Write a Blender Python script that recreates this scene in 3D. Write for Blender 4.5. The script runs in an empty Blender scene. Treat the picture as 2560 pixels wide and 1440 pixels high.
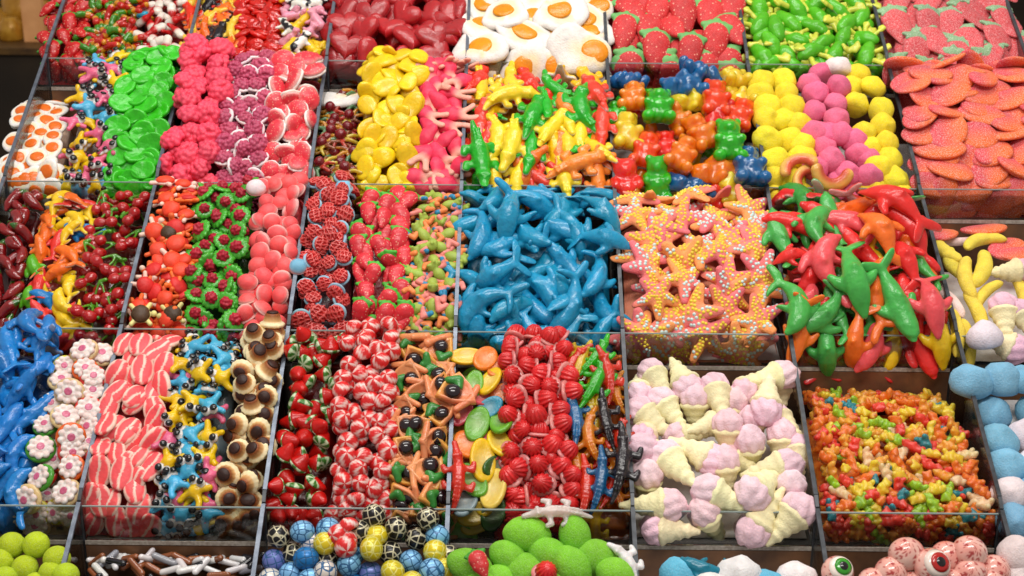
import bpy, bmesh, math, random
from mathutils import Vector, Matrix, noise as mnoise
sc = bpy.context.scene
COL = sc.collection
rnd = random.Random(11)
R = math.radians

# ------------------------------------------------------------------ camera
FPX, PITCH, ROLL, CAMZ = 3555.0, 20.0, 0.5, 2.05
CROT = Matrix.Rotation(R(90 - PITCH), 3, 'X') @ Matrix.Rotation(R(ROLL), 3, 'Z')
cam = bpy.data.cameras.new('camera'); cam.lens = 50; cam.sensor_width = 36
cam.clip_start = 0.05; cam.clip_end = 200
cam.dof.use_dof = True; cam.dof.focus_distance = 2.55; cam.dof.aperture_fstop = 6.3
camo = bpy.data.objects.new('camera', cam); COL.objects.link(camo)
camo.matrix_world = Matrix.Translation((0, 0, CAMZ)) @ CROT.to_4x4()
sc.camera = camo

# ------------------------------------------------------------------ light
w = bpy.data.worlds.new('World'); sc.world = w; w.use_nodes = True
bg = w.node_tree.nodes['Background']
bg.inputs[0].default_value = (1.0, 0.95, 0.9, 1); bg.inputs[1].default_value = 0.42


def area(name, loc, target, sx, sy, power, col):
    l = bpy.data.lights.new(name, 'AREA'); l.shape = 'RECTANGLE'; l.size = sx; l.size_y = sy
    l.energy = power; l.color = col
    o = bpy.data.objects.new(name, l); COL.objects.link(o)
    d = Vector(target) - Vector(loc)
    o.matrix_world = Matrix.Translation(loc) @ d.to_track_quat('-Z', 'Y').to_matrix().to_4x4()
    return o


area('ceiling_lamp_front', (0.15, 0.75, 4.0), (0, 2.3, 1.1), 2.4, 0.5, 76, (1, 0.965, 0.92))
area('ceiling_lamp_back', (-0.1, 2.75, 3.7), (0, 2.45, 1.1), 2.8, 0.35, 48, (1, 0.97, 0.93))
sc.view_settings.view_transform = 'Standard'; sc.view_settings.look = 'None'
sc.view_settings.exposure = 0.0; sc.view_settings.gamma = 1.0
sc.view_settings.use_curve_mapping = False


# ------------------------------------------------------------------ projection helpers
def ray(x, y):
    return CROT @ Vector(((x - 1280) / FPX, -(y - 720) / FPX, -1))


def project(p):
    q = CROT.transposed() @ (Vector(p) - Vector((0, 0, CAMZ)))
    return 1280 + FPX * q.x / -q.z, 720 - FPX * q.y / -q.z


GH, RH, DY, DZ, PW = 0.064, 0.108, 0.3255, 0.1817, 0.30


def G(i):
    return 3.032 - DY * i, CAMZ - 0.587 - DZ * i


def LX(k):
    return (k - 3.336) * PW


def rowY(i, v):
    return (G(i - 1)[0] - 0.008) * (1 - v) + (G(i)[0] + 0.006) * v


def floorZ(i, v):
    return (G(i - 1)[1] - GH - RH) * (1 - v) + (G(i)[1] - GH) * v


def lin(h):
    h = h.lstrip('#'); c = [int(h[k:k + 2], 16) / 255 for k in (0, 2, 4)]
    return tuple(x / 12.92 if x <= 0.04045 else ((x + 0.055) / 1.055) ** 2.4 for x in c)


# ------------------------------------------------------------------ materials
def nodes(m):
    m.use_nodes = True
    nt = m.node_tree
    return nt, nt.nodes, nt.links, nt.nodes['Principled BSDF']


def candy_mat(name, rough=0.3, sss=0.4, trans=0.0, coat=0.0, bump=0.0, bscale=150, sugar=0.0, sscale=520, spec=0.5, mott=0.05, sscl=0.006, rad=(1.0, 0.7, 0.5), seeds=0.0, clear=0.0):
    m = bpy.data.materials.new(name); nt, N, L, P = nodes(m)
    oi = N.new('ShaderNodeObjectInfo'); at = N.new('ShaderNodeAttribute'); at.attribute_name = 'Cd'
    mx = N.new('ShaderNodeMix'); mx.data_type = 'RGBA'
    L.new(at.outputs['Alpha'], mx.inputs[0]); L.new(oi.outputs['Color'], mx.inputs[6]); L.new(at.outputs['Color'], mx.inputs[7])
    col = mx.outputs[2]
    tc = N.new('ShaderNodeTexCoord')
    if mott:                                              # slight uneven dye inside each sweet
        nz = N.new('ShaderNodeTexNoise'); nz.inputs['Scale'].default_value = 70; nz.inputs['Detail'].default_value = 2
        ad = N.new('ShaderNodeVectorMath'); ad.operation = 'ADD'
        L.new(tc.outputs['Object'], ad.inputs[0]); L.new(oi.outputs['Random'], ad.inputs[1]); L.new(ad.outputs[0], nz.inputs['Vector'])
        mr = N.new('ShaderNodeMapRange'); mr.inputs[1].default_value = 0.25; mr.inputs[2].default_value = 0.75
        mr.inputs[3].default_value = 1 - mott * 3; mr.inputs[4].default_value = 1 + mott * 2
        L.new(nz.outputs['Fac'], mr.inputs[0])
        sc_ = N.new('ShaderNodeVectorMath'); sc_.operation = 'SCALE'
        L.new(col, sc_.inputs[0]); L.new(mr.outputs[0], sc_.inputs['Scale']); col = sc_.outputs[0]
    if sugar:
        ns = N.new('ShaderNodeTexNoise'); ns.inputs['Scale'].default_value = sscale; ns.inputs['Detail'].default_value = 1
        L.new(tc.outputs['Object'], ns.inputs['Vector'])
        m2 = N.new('ShaderNodeMapRange'); m2.inputs[1].default_value = 0.48; m2.inputs[2].default_value = 0.72
        m2.inputs[3].default_value = 0; m2.inputs[4].default_value = sugar
        L.new(ns.outputs['Fac'], m2.inputs[0])
        m3 = N.new('ShaderNodeMix'); m3.data_type = 'RGBA'; m3.inputs[7].default_value = (0.9, 0.86, 0.84, 1)
        L.new(m2.outputs[0], m3.inputs[0]); L.new(col, m3.inputs[6]); col = m3.outputs[2]
    if seeds:                                             # printed seeds
        vo = N.new('ShaderNodeTexVoronoi'); vo.inputs['Scale'].default_value = 1 / seeds; vo.inputs['Randomness'].default_value = 0.55
        L.new(tc.outputs['Object'], vo.inputs['Vector'])
        m4 = N.new('ShaderNodeMapRange'); m4.inputs[1].default_value = 0.2; m4.inputs[2].default_value = 0.27; m4.inputs[3].default_value = 0.8; m4.inputs[4].default_value = 0
        L.new(vo.outputs['Distance'], m4.inputs[0])
        m5 = N.new('ShaderNodeMix'); m5.data_type = 'RGBA'; m5.inputs[7].default_value = (0.85, 0.42, 0.3, 1)
        L.new(m4.outputs[0], m5.inputs[0]); L.new(col, m5.inputs[6]); col = m5.outputs[2]
    L.new(col, P.inputs['Base Color'])
    P.inputs['Roughness'].default_value = rough
    P.inputs['Specular IOR Level'].default_value = spec
    P.inputs['Subsurface Weight'].default_value = sss
    P.inputs['Subsurface Radius'].default_value = rad
    P.inputs['Subsurface Scale'].default_value = sscl
    P.inputs['Transmission Weight'].default_value = trans
    P.inputs['IOR'].default_value = 1.42
    P.inputs['Coat Weight'].default_value = coat
    P.inputs['Coat Roughness'].default_value = 0.12
    if bump:
        nb = N.new('ShaderNodeTexNoise'); nb.inputs['Scale'].default_value = bscale; nb.inputs['Detail'].default_value = 3
        L.new(tc.outputs['Object'], nb.inputs['Vector'])
        bp = N.new('ShaderNodeBump'); bp.inputs['Strength'].default_value = bump; bp.inputs['Distance'].default_value = 0.003
        L.new(nb.outputs['Fac'], bp.inputs['Height']); L.new(bp.outputs[0], P.inputs['Normal'])
    if clear:                                             # light passes through the jelly, tinted by its dye
        tr = N.new('ShaderNodeBsdfTransparent'); ms = N.new('ShaderNodeMixShader')
        lw = N.new('ShaderNodeLayerWeight'); lw.inputs[0].default_value = 0.35
        mr2 = N.new('ShaderNodeMapRange'); mr2.inputs[3].default_value = clear; mr2.inputs[4].default_value = clear * .25
        L.new(lw.outputs['Facing'], mr2.inputs[0]); L.new(mr2.outputs[0], ms.inputs[0])
        gm = N.new('ShaderNodeGamma'); gm.inputs[1].default_value = 0.42; L.new(col, gm.inputs[0]); L.new(gm.outputs[0], tr.inputs[0])
        L.new(P.outputs[0], ms.inputs[1]); L.new(tr.outputs[0], ms.inputs[2])
        gl = N.new('ShaderNodeBsdfGlossy'); gl.inputs['Roughness'].default_value = rough; fr = N.new('ShaderNodeFresnel'); fr.inputs[0].default_value = 1.42
        mg = N.new('ShaderNodeMixShader'); L.new(fr.outputs[0], mg.inputs[0]); L.new(ms.outputs[0], mg.inputs[1]); L.new(gl.outputs[0], mg.inputs[2])
        if bump: L.new(bp.outputs[0], gl.inputs['Normal']); L.new(bp.outputs[0], fr.inputs['Normal'])
        L.new(mg.outputs[0], N['Material Output'].inputs[0])
    return m


M = dict(
    jelly=candy_mat('clear_jelly', 0.12, 0.95, 0.1, 0.2, 0.35, 160, sscl=0.03, rad=(1, .9, .8), clear=.17),
    chew=candy_mat('soft_jelly', 0.26, 0.95, 0.18, 0.0, 0.3, 220, sscl=0.018, rad=(1, .9, .8), clear=.24),
    gummy=candy_mat('oiled_gummy', 0.28, 0.5, 0.12, 0.15, 0.4, 170, sscl=0.009),
    wet=candy_mat('wet_gummy', 0.27, 0.5, 0.1, 0.3, 0.5, 150, sscl=0.01),
    matte=candy_mat('dull_gummy', 0.5, 0.35, 0.0, 0.0, 0.3, 180),
    sugar=candy_mat('sugared_gummy', 0.6, 0.35, 0.0, 0.0, 0.45, 420, 0.4, 520),
    frost=candy_mat('frosted_gummy', 0.5, 0.4, 0.0, 0.0, 0.25, 420, 0.13, 800),
    foam=candy_mat('foam_sugar', 0.85, 0.1, 0.0, 0.0, 0.55, 330, 0.12, 700, 0.2),
    soft=candy_mat('dull_jelly', 0.42, 0.95, 0.08, 0.0, 0.15, 220, sscl=0.014, rad=(1, .9, .8), clear=.2),
    seeded=candy_mat('seeded_gummy', 0.35, 0.4, 0.05, 0.1, 0.3, 200, seeds=0.0055),
    seedbig=candy_mat('seeded_sugar_gummy', 0.55, 0.4, 0.0, 0.0, 0.35, 420, 0.12, 700, seeds=0.008),
    hard=candy_mat('hard_candy', 0.18, 0.1, 0.0, 0.6, 0.0),
)


def simple(name, col, rough=0.5, metal=0.0, bump=0.0, scale=40, col2=None, emis=None):
    m = bpy.data.materials.new(name); nt, N, L, P = nodes(m)
    P.inputs['Base Color'].default_value = (*col, 1); P.inputs['Roughness'].default_value = rough; P.inputs['Metallic'].default_value = metal
    tc = N.new('ShaderNodeTexCoord')
    if col2 or bump:
        nz = N.new('ShaderNodeTexNoise'); nz.inputs['Scale'].default_value = scale; nz.inputs['Detail'].default_value = 5
        L.new(tc.outputs['Object'], nz.inputs['Vector'])
        if col2:
            cr = N.new('ShaderNodeValToRGB'); cr.color_ramp.elements[0].position = 0.35; cr.color_ramp.elements[1].position = 0.68
            cr.color_ramp.elements[0].color = (*col, 1); cr.color_ramp.elements[1].color = (*col2, 1)
            L.new(nz.outputs['Fac'], cr.inputs[0]); L.new(cr.outputs[0], P.inputs['Base Color'])
        if bump:
            bp = N.new('ShaderNodeBump'); bp.inputs['Strength'].default_value = bump; bp.inputs['Distance'].default_value = 0.004
            L.new(nz.outputs['Fac'], bp.inputs['Height']); L.new(bp.outputs[0], P.inputs['Normal'])
    if emis:
        P.inputs['Emission Color'].default_value = (*emis[0], 1); P.inputs['Emission Strength'].default_value = emis[1]
    return m


def glass_mat(name, tint, refl=1.0):
    m = bpy.data.materials.new(name); m.use_nodes = True; nt = m.node_tree; N = nt.nodes; L = nt.links
    N.remove(N['Principled BSDF']); out = N['Material Output']
    t = N.new('ShaderNodeBsdfTransparent'); t.inputs[0].default_value = (*tint, 1)
    g = N.new('ShaderNodeBsdfGlossy'); g.inputs['Roughness'].default_value = 0.04
    f = N.new('ShaderNodeFresnel'); f.inputs[0].default_value = 1.45
    ml = N.new('ShaderNodeMath'); ml.operation = 'MULTIPLY'; ml.inputs[1].default_value = refl
    mx = N.new('ShaderNodeMixShader'); L.new(f.outputs[0], ml.inputs[0]); L.new(ml.outputs[0], mx.inputs[0])
    L.new(t.outputs[0], mx.inputs[1]); L.new(g.outputs[0], mx.inputs[2]); L.new(mx.outputs[0], out.inputs[0])
    return m


S = dict(
    brown=simple('brown_sheet_metal', lin('5a4030'), 0.42, 0.3, 0.12, 22, lin('80593c')),
    lit_steel=simple('lit_grey_edge_metal', lin('5d6470'), 0.38, 0.6, 0.1, 60, lin('767d88')),
    dark=simple('dark_edge', lin('33363a'), 0.4, 0.3, 0.1, 60, lin('4a4d52')),
    floor=simple('tray_floor_metal', lin('4a4038'), 0.45, 0.3, 0.1, 30, lin('5d5146')),
    glass=glass_mat('front_glass', (0.86, 0.875, 0.86)),
    divglass=glass_mat('divider_glass', (0.82, 0.84, 0.84), 0.8),
    paper=simple('white_paper', lin('e4dcd8'), 0.8, 0, 0.3, 60, lin('efe9e6')),
    rim=simple('glass_edge', lin('8d9a97'), 0.2, 0.0),
    seam=simple('seal_strip', lin('8a7f74'), 0.5, 0.0, 0.2, 200, lin('b0a79c')),
    hall=simple('hall_floor', lin('1c1713'), 0.5, 0, 0.1, 4, lin('2a221b')),
    wallm=simple('hall_wall', lin('241b12'), 0.8, 0, 0.1, 3, lin('3a2c1c')),
    gold=simple('gold_jar', lin('a8741f'), 0.3, 0.2, 0.0, 30, lin('d8a840'), (lin('c07a1c'), 0.1)),  # weak emission stands in for warm light on the jars
    lit=simple('lit_panel', lin('c89a6a'), 0.6, 0, 0, 8, lin('9a6a3c'), (lin('f0a060'), 0.22)),
    shelf=simple('shelf_wood', lin('4a3010'), 0.5, 0, 0.1, 20, lin('6a4a18')),
)


# ------------------------------------------------------------------ mesh helpers
def mesh(name, verts, faces, mat, colfn=None, smooth=True):
    me = bpy.data.meshes.new(name); me.from_pydata([tuple(v) for v in verts], [], faces); me.update()
    return finish(me, mat, colfn, smooth)


def finish(me, mat, colfn=None, smooth=True):
    me.materials.clear(); me.materials.append(mat)
    if smooth:
        me.polygons.foreach_set('use_smooth', [True] * len(me.polygons))
    a = me.attributes.get('Cd') or me.attributes.new('Cd', 'FLOAT_COLOR', 'POINT')
    buf = []
    for v in me.vertices:
        c = colfn(v.co) if colfn else None
        buf += list(c) if c else [0, 0, 0, 0]
    a.data.foreach_set('color', buf)
    return me


def xform(me, s=1.0, fn=None, sz=None):
    for v in me.vertices:
        if fn: v.co = fn(v.co)
        v.co *= s
        if sz: v.co.z *= sz
    me.update()
    return me


def pillow(name, outline, layers, mat, colfn=None, ripple=None):
    n = len(outline); V = []; Fc = []
    rings = []
    for s, z in layers:
        if s <= 0:
            rings.append([len(V)]); V.append((0, 0, z))
        else:
            rings.append(list(range(len(V), len(V) + n)))
            for k, (x, y) in enumerate(outline):
                V.append((x * s, y * s, z + (ripple(x * s, y * s, s) if ripple else 0)))
    for a, b in zip(rings, rings[1:]):
        for k in range(n):
            k2 = (k + 1) % n
            if len(a) == 1: Fc.append((a[0], b[k2], b[k]))
            elif len(b) == 1: Fc.append((a[k], a[k2], b[0]))
            else: Fc.append((a[k], a[k2], b[k2], b[k]))
    return mesh(name, V, Fc, mat, colfn)


def lathe(name, prof, mat, colfn=None, n=20, rfn=None):
    out = [(math.cos(2 * math.pi * k / n) * (rfn(k / n) if rfn else 1), math.sin(2 * math.pi * k / n) * (rfn(k / n) if rfn else 1)) for k in range(n)]
    return pillow(name, out, prof, mat, colfn)


def ell(a, b, n=22, p=2.0):
    o = []
    for k in range(n):
        t = 2 * math.pi * k / n; c, s = math.cos(t), math.sin(t)
        o.append((a * math.copysign(abs(c) ** (2 / p), c), b * math.copysign(abs(s) ** (2 / p), s)))
    return o


def lens_layers(t, e=0.0):
    return [(0, e), (.7, e), (.93, e + .12 * t), (1, .42 * t), (.95, .68 * t), (.78, .88 * t), (.45, .98 * t), (0, t)]


def chain(pts, step=0.45):
    out = []
    for a, b in zip(pts, pts[1:]):
        d = math.dist(a[:3], b[:3]); n = max(1, int(d / (max(0.012, min(a[3], b[3])) * step)))
        for k in range(n):
            t = k / n; out.append(tuple(a[j] * (1 - t) + b[j] * t for j in range(4)))
    out.append(pts[-1][:4])
    return out


def blob(name, prims, mat, vox=0.035, smooth=3, colfn=None, size=1.0, zmul=1.0, flat=None, bend=0.0, bendz=0.0, sub=2, fat=1.0):
    bm = bmesh.new()
    for p in prims:
        x, y, z, r = p[:4]; r *= fat; s = p[4:7] if len(p) > 4 else (1, 1, 1)
        bmesh.ops.create_icosphere(bm, subdivisions=sub, radius=r, matrix=Matrix.Translation((x, y, z)) @ Matrix.Diagonal((*s, 1)))
    me = bpy.data.meshes.new('t'); bm.to_mesh(me); bm.free()
    o = bpy.data.objects.new('t', me); COL.objects.link(o)
    m = o.modifiers.new('r', 'REMESH'); m.mode = 'VOXEL'; m.voxel_size = vox
    if smooth:
        m = o.modifiers.new('s', 'SMOOTH'); m.iterations = smooth; m.factor = 0.5
    dg = bpy.context.evaluated_depsgraph_get(); dg.update()
    r = bpy.data.meshes.new_from_object(o.evaluated_get(dg)); r.name = name
    bpy.data.objects.remove(o); bpy.data.meshes.remove(me)
    for v in r.vertices:
        if flat is not None and v.co.z < flat: v.co.z = flat + (v.co.z - flat) * 0.2
    finish(r, mat, colfn)
    for v in r.vertices:
        c = v.co.copy(); c.z *= zmul
        if bend:
            t = bend * c.y; q = Vector(((1 - math.cos(t)) / bend + c.x * math.cos(t), math.sin(t) / bend - c.x * math.sin(t), c.z)); c = q
        if bendz:
            t = bendz * c.y; q = Vector((c.x, math.sin(t) / bendz - c.z * math.sin(t), (math.cos(t) - 1) / bendz + c.z * math.cos(t))); c = q
        v.co = c * size
    mn = min(v.co.z for v in r.vertices)
    for v in r.vertices: v.co.z -= mn
    r.update()
    return r


# ------------------------------------------------------------------ the display stand
def box_mesh(name, x0, x1, y0, y1, z0, z1, mat):
    V = [(x, y, z) for x in (x0, x1) for y in (y0, y1) for z in (z0, z1)]
    Fc = [(0, 1, 3, 2), (4, 6, 7, 5), (0, 4, 5, 1), (2, 3, 7, 6), (0, 2, 6, 4), (1, 5, 7, 3)]
    return mesh(name, V, Fc, mat, None, False)


def prism(name, poly, x0, x1, mat):
    n = len(poly); V = [(x0, y, z) for y, z in poly] + [(x1, y, z) for y, z in poly]
    Fc = [tuple(range(n)), tuple(range(2 * n - 1, n - 1, -1))] + [(k, k + n, (k + 1) % n + n, (k + 1) % n) for k in range(n)]
    me = mesh(name, V, Fc, mat, None, False)
    bm = bmesh.new(); bm.from_mesh(me); bmesh.ops.recalc_face_normals(bm, faces=bm.faces); bm.to_mesh(me); bm.free()
    return me


def link(name, me, parent=None):
    o = bpy.data.objects.new(name, me); COL.objects.link(o); o.parent = parent
    return o


stand = bpy.data.objects.new('display_stand', None); COL.objects.link(stand)
stand['label'] = 'stepped market display of brown metal trays with glass fronts and grey dividers'
stand['category'] = 'display stand'
T = 0.005
for i in range(5):
    gy, gz = G(i); gyb, gzb = G(i - 1)
    for k in range(7):
        if i == 3 and k == 0: pass
        x0, x1 = LX(k) + T / 2 + .0005, LX(k + 1) - T / 2 - .0005
        if i == 4 and k in (): continue
        # floor sheet, riser behind it, glass in front
        link('tray_floor', prism('tray_floor', [(gyb - .004, floorZ(i, 0)), (gy + .003, gz - GH), (gy + .003, gz - GH - .006), (gyb - .004, floorZ(i, 0) - .006)], x0, x1, S['floor']), stand)
        link('riser', box_mesh('riser', x0, x1, gyb - .003, gyb + .003, floorZ(i, 0) - .006, gzb - GH - .0075, S['brown']), stand)
        p = link('front_glass', box_mesh('front_glass', x0, x1, gy - .0015, gy + .0015, gz - GH + .001, gz - .002, S['glass']), stand)
        link('glass_rim', box_mesh('glass_rim', x0, x1, gy - .0015, gy + .0015, gz - .0018, gz, S['rim']), p)
        link('seal_strip', box_mesh('seal_strip', x0, x1, gy - .004, gy - .0017, gz - GH - .006, gz - GH + .001, S['seam']), p)
    for k in range(8):
        x = LX(k)
        zb, zf = gzb + .004, gz + .020
        yb, yf = gyb - .006, gy + .012
        poly = [(yb, floorZ(i, 0.02)), (yb, zb), (yf, zf), (gy + .002, zf - .01), (gy + .002, gz - GH + .001)]
        d = link('divider', prism('divider', poly, x - T / 2 + .0012, x + T / 2 - .0012, S['divglass']), stand)
        ms = S['lit_steel'] if k < 4 else S['dark']  # lighter left, darker right: light on the top edges put into colour
        link('top_edge', prism('top_edge', [(yb, zb + .0005), (yb, zb + .006), (yf + .001, zf + .006), (yf, zf + .0005)], x - T / 2 - .001, x + T / 2 + .001, ms), d)
        link('front_edge', prism('front_edge', [(yf + .0005, zf), (yf - .001, zf + .0055), (gy - .004, zf - .008), (gy - .004, gz - GH), (gy + .0018, gz - GH), (gy + .0018, zf - .0105)], x - T / 2 - .0005, x + T / 2 + .0005, S['dark']), d)
# back panel behind the top row and skirt below the lowest
gyb, gzb = G(-1)
link('back_panel', box_mesh('back_panel', LX(0), LX(7), gyb + .004, gyb + .01, gzb - .4, gzb + .12, S['brown']), stand)
gy, gz = G(4)
link('skirt', box_mesh('skirt', LX(0), LX(7), gy - .004, gy + .004, 0.0, gz - GH - .007, S['brown']), stand)
for k in (0, 7):
    x = LX(k) + (-.012 if k == 0 else .012)
    poly = [(G(-1)[0], 0), (G(-1)[0], G(-1)[1] - GH - RH - .04), (G(4)[0], G(4)[1] - GH - .045), (G(4)[0], 0)]
    link('side_panel', prism('side_panel', poly, x - .008, x + .008, S['dark']), stand)

# ------------------------------------------------------------------ the hall glimpsed at the left
fl = link('floor', box_mesh('floor', -9, 9, -2, 14, -.02, 0, S['hall'])); fl['kind'] = 'structure'
wl = link('wall', box_mesh('wall', -9, 9, 11, 11.1, 0, 4, S['wallm'])); wl['kind'] = 'structure'


def tag(o, label, cat, group=None):
    o['label'] = label; o['category'] = cat
    if group: o['group'] = group
    return o


cnt = bpy.data.objects.new('counter', None); COL.objects.link(cnt); cnt.location = (-2.55, 7.0, 0)
tag(cnt, 'dark wooden counter out of focus behind the left end of the display', 'counter')
link('counter_body', box_mesh('counter_body', -.8, .5, -.3, .3, 0, .77, S['wallm']), cnt)
link('counter_top', box_mesh('counter_top', -.83, .53, -.33, .33, .771, .8, S['shelf']), cnt)
lp = link('menu_board', prism('menu_board', [(-.02, 0), (-.02, .36), (.02, .36), (.02, 0)], -.05, .05, S['lit'])); lp.location = (-2.31, 6.86, .801)
tag(lp, 'glowing cream board standing blurred on the dark counter', 'sign')
jar = lathe('jar', [(0, 0), (.8, 0), (1, .06), (1, 1.5), (.7, 1.75), (.7, 1.95), (0, 1.95)], S['gold'])
xform(jar, .055)
for q, (x, y, s) in enumerate(((-2.44, 6.9, 1), (-2.56, 7.0, 1.25), (-2.38, 7.15, 1.4), (-2.5, 7.25, 1.7))):
    o = link('jar', jar); o.location = (x, y, .801); o.scale = (s, s, s)
    tag(o, ('smallest', 'second smallest', 'second tallest', 'tallest')[q] + ' blurred golden jar on the dark counter', 'jar', 'golden jars on the counter')

# ------------------------------------------------------------------ candy shapes
W1 = (0.8, 0.76, 0.72, 1)
WHITE = lambda c: (0.8, 0.76, 0.72, 1)


def under(h, col=W1, soft=0.02):
    def f(c):
        a = max(0, min(1, (h + soft - c.z) / (2 * soft))); return (*col[:3], a)
    return f


K = {}


def kind(name, parts, thick, cat, obname=None):
    K[name] = dict(variants=parts, thick=thick, cat=cat, name=obname or name)


def leafcrown(name, size, mat='gummy', n=5, y0=.46, w=.34, colfn=None, z0=.2, fat=1.0):
    pr = []
    for k in range(n):
        t = (k / (n - 1) - .5) * 2
        pr += chain([(t * .1, y0 + .02, z0 - .04, .1), (t * w, y0 + .13 - abs(t) * .13, z0 - .05, .085)])
        pr += chain([(t * .12, y0, z0, .085), (t * w * .85, y0 - .15, z0 + .02, .06)])
    return blob(name, pr, M[mat], .04, 2, colfn, size, .9, fat=fat)


def strawberry(size, mat, z=.55, leaf='3f8a2a'):
    b = blob('berry', chain([(0, .2, .22, .36), (0, -.02, .2, .33), (0, -.42, .15, .13)]), M[mat], .05, 3, None, size, z, 0.05)
    return [('berry', b, None), ('leaves', leafcrown('leaves', size, 'sugar' if mat == 'sugar' else 'matte', z0=.5 * z + (-.03 if mat == 'sugar' else .03), fat=.75 if mat == 'sugar' else 1), leaf)]


# strawberries of several makes
kind('strawberry', [strawberry(.046, 'seeded', .7)], .022, 'strawberry candy')
kind('large_strawberry', [strawberry(.092, 'seedbig', .5, '6fae62')], .026, 'strawberry candy')
kind('sour_strawberry', [strawberry(.094, 'sugar', .32, '7fa878')], .016, 'strawberry candy')
kind('ribbed_strawberry', [strawberry(.049, 'seeded', .62, '4cae34')], .02, 'strawberry candy')


def bent(fn, bends):
    return [fn(b) for b in bends]


# worms and snakes
def worm(b):
    def cf(c):
        t = math.sin(c.y * 7 + b * 3)
        a = lin('c81a10'); g = lin('3f8a14'); y = lin('e08a10')
        q = a if t > .3 else (y if t > -.35 else g)
        return (*q, 1)
    return [('worm', blob('worm', chain([(.08 * math.sin(t * 1.3 + b), (t / 4 - .5), .08 + .03 * math.sin(t * 2), .065 + .008 * math.sin(t * 9)) for t in [k * .25 for k in range(17)]]), M['jelly'], .03, 1, cf, .085, 1, None, b, fat=1.35), None)]


kind('gummy_worm', bent(worm, (-1.6, .8, 1.9)), .012, 'gummy worm')


def bottle(b):
    cf = lambda c: (*lin('e8dcd0'), max(0, min(1, (.02 - c.y) * 8)))
    return [('gummy', blob('bottle', chain([(0, .45, .14, .1), (0, .22, .14, .11), (0, .02, .16, .19), (0, -.3, .16, .2)]), M['gummy'], .045, 2, cf, .055, .8, .05, b), None)]


kind('bottle_gummy', bent(bottle, (.3, -.6)), .015, 'bottle gummy')


def croc(mat, size, col=W1, h=.07, fat=1.14):
    def f(b, bz=0.0):
        pr = chain([(0, .5, .07, .045), (0, .38, .08, .058), (0, .29, .1, .085), (0, .2, .1, .075), (0, .08, .1, .1), (0, -.08, .1, .1), (0, -.2, .085, .07), (0, -.5, .06, .028)])
        for s in (-1, 1):
            pr += chain([(s * .08, .13, .07, .05), (s * .19, .1, .06, .046), (s * .21, .18, .055, .044)])
            pr += chain([(s * .08, -.12, .07, .05), (s * .18, -.15, .06, .046), (s * .2, -.08, .055, .044)])
            pr += [(s * .05, .3, .17, .03)]
            pr += [(s * .035, y / 100, .185 - abs(y) / 900, .024) for y in range(-34, 20, 6)]
        return [('crocodile', blob('crocodile', pr, M[mat], .02, 0, under(h, col, .015), size, .9, .04, b, bz, fat=fat), None)]
    return f


c1 = croc('wet', .14, fat=1.28); c2 = croc('gummy', .1); c3 = croc('chew', .112, W1, .03, .95)
kind('crocodile', [c1(.5), c1(-.9), c1(.1), c1(1.6), c1(.4, -1.0)], .022, 'gummy crocodile')
kind('slim_crocodile', [c2(.6), c2(-1.2), c2(1.6)], .016, 'gummy crocodile')
kind('clear_crocodile', [c3(.3), c3(-.6), c3(1.3)], .018, 'gummy crocodile')

# discs, lips, hearts, eggs
kind('lip_disc', [[('gummy', pillow('lip_disc', ell(.02, .017), lens_layers(.011), M['jelly'], None, lambda x, y, s: -.004 * math.exp(-(y / .004) ** 2) if s < .9 else 0), None)]], .011, 'jelly drop')


def heart(n=26):
    o = []
    for k in range(n):
        t = -2 * math.pi * k / n
        o.append((16 * math.sin(t) ** 3 / 17, (13 * math.cos(t) - 5 * math.cos(2 * t) - 2 * math.cos(3 * t) - math.cos(4 * t)) / 17))
    return o


kind('jelly_heart', [[('heart', xform(pillow('heart', heart(), [(0, 0), (.8, 0), (.97, .08), (1, .24), (.95, .36), (.8, .46), (.5, .52), (0, .54)], M['chew']), .043), None)]], .02, 'jelly heart')


def egg(seed, mat, a, b, t, irr, yr, yh, ycol, off=(0, 0)):
    r = random.Random(seed); ph = [r.uniform(0, 6.28) for _ in range(4)]
    out = []
    for k in range(26):
        th = 2 * math.pi * k / 26
        q = 1 + irr * (math.sin(2 * th + ph[0]) + .6 * math.sin(3 * th + ph[1]) + .5 * math.sin(5 * th + ph[2]))
        out.append((a * q * math.cos(th), b * q * math.sin(th)))
    wv = lambda x, y, s: irr * t * 3.2 * math.sin(x / a * 3 + ph[3]) * math.cos(y / b * 2.5 + ph[1])
    wh = pillow('egg_white', out, [(0, 0), (.75, 0), (.96, .1 * t), (1, .35 * t), (.95, .6 * t), (.8, .78 * t), (.5, .8 * t), (0, .8 * t)], M[mat], lambda c: W1 if math.hypot(c.x - off[0], c.y - off[1]) > yr * 1.25 else (.86, .7, .45, 1), wv)
    yo = pillow('yolk', ell(yr, yr * .92), [(1.02, 0), (1, yh * .3), (.85, yh * .55), (.5, yh * .8), (0, yh * .85)], M['gummy'])
    for v in yo.vertices: v.co += Vector((off[0], off[1], t * .76))
    return [('egg', wh, None), ('yolk', yo, ycol)]


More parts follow.
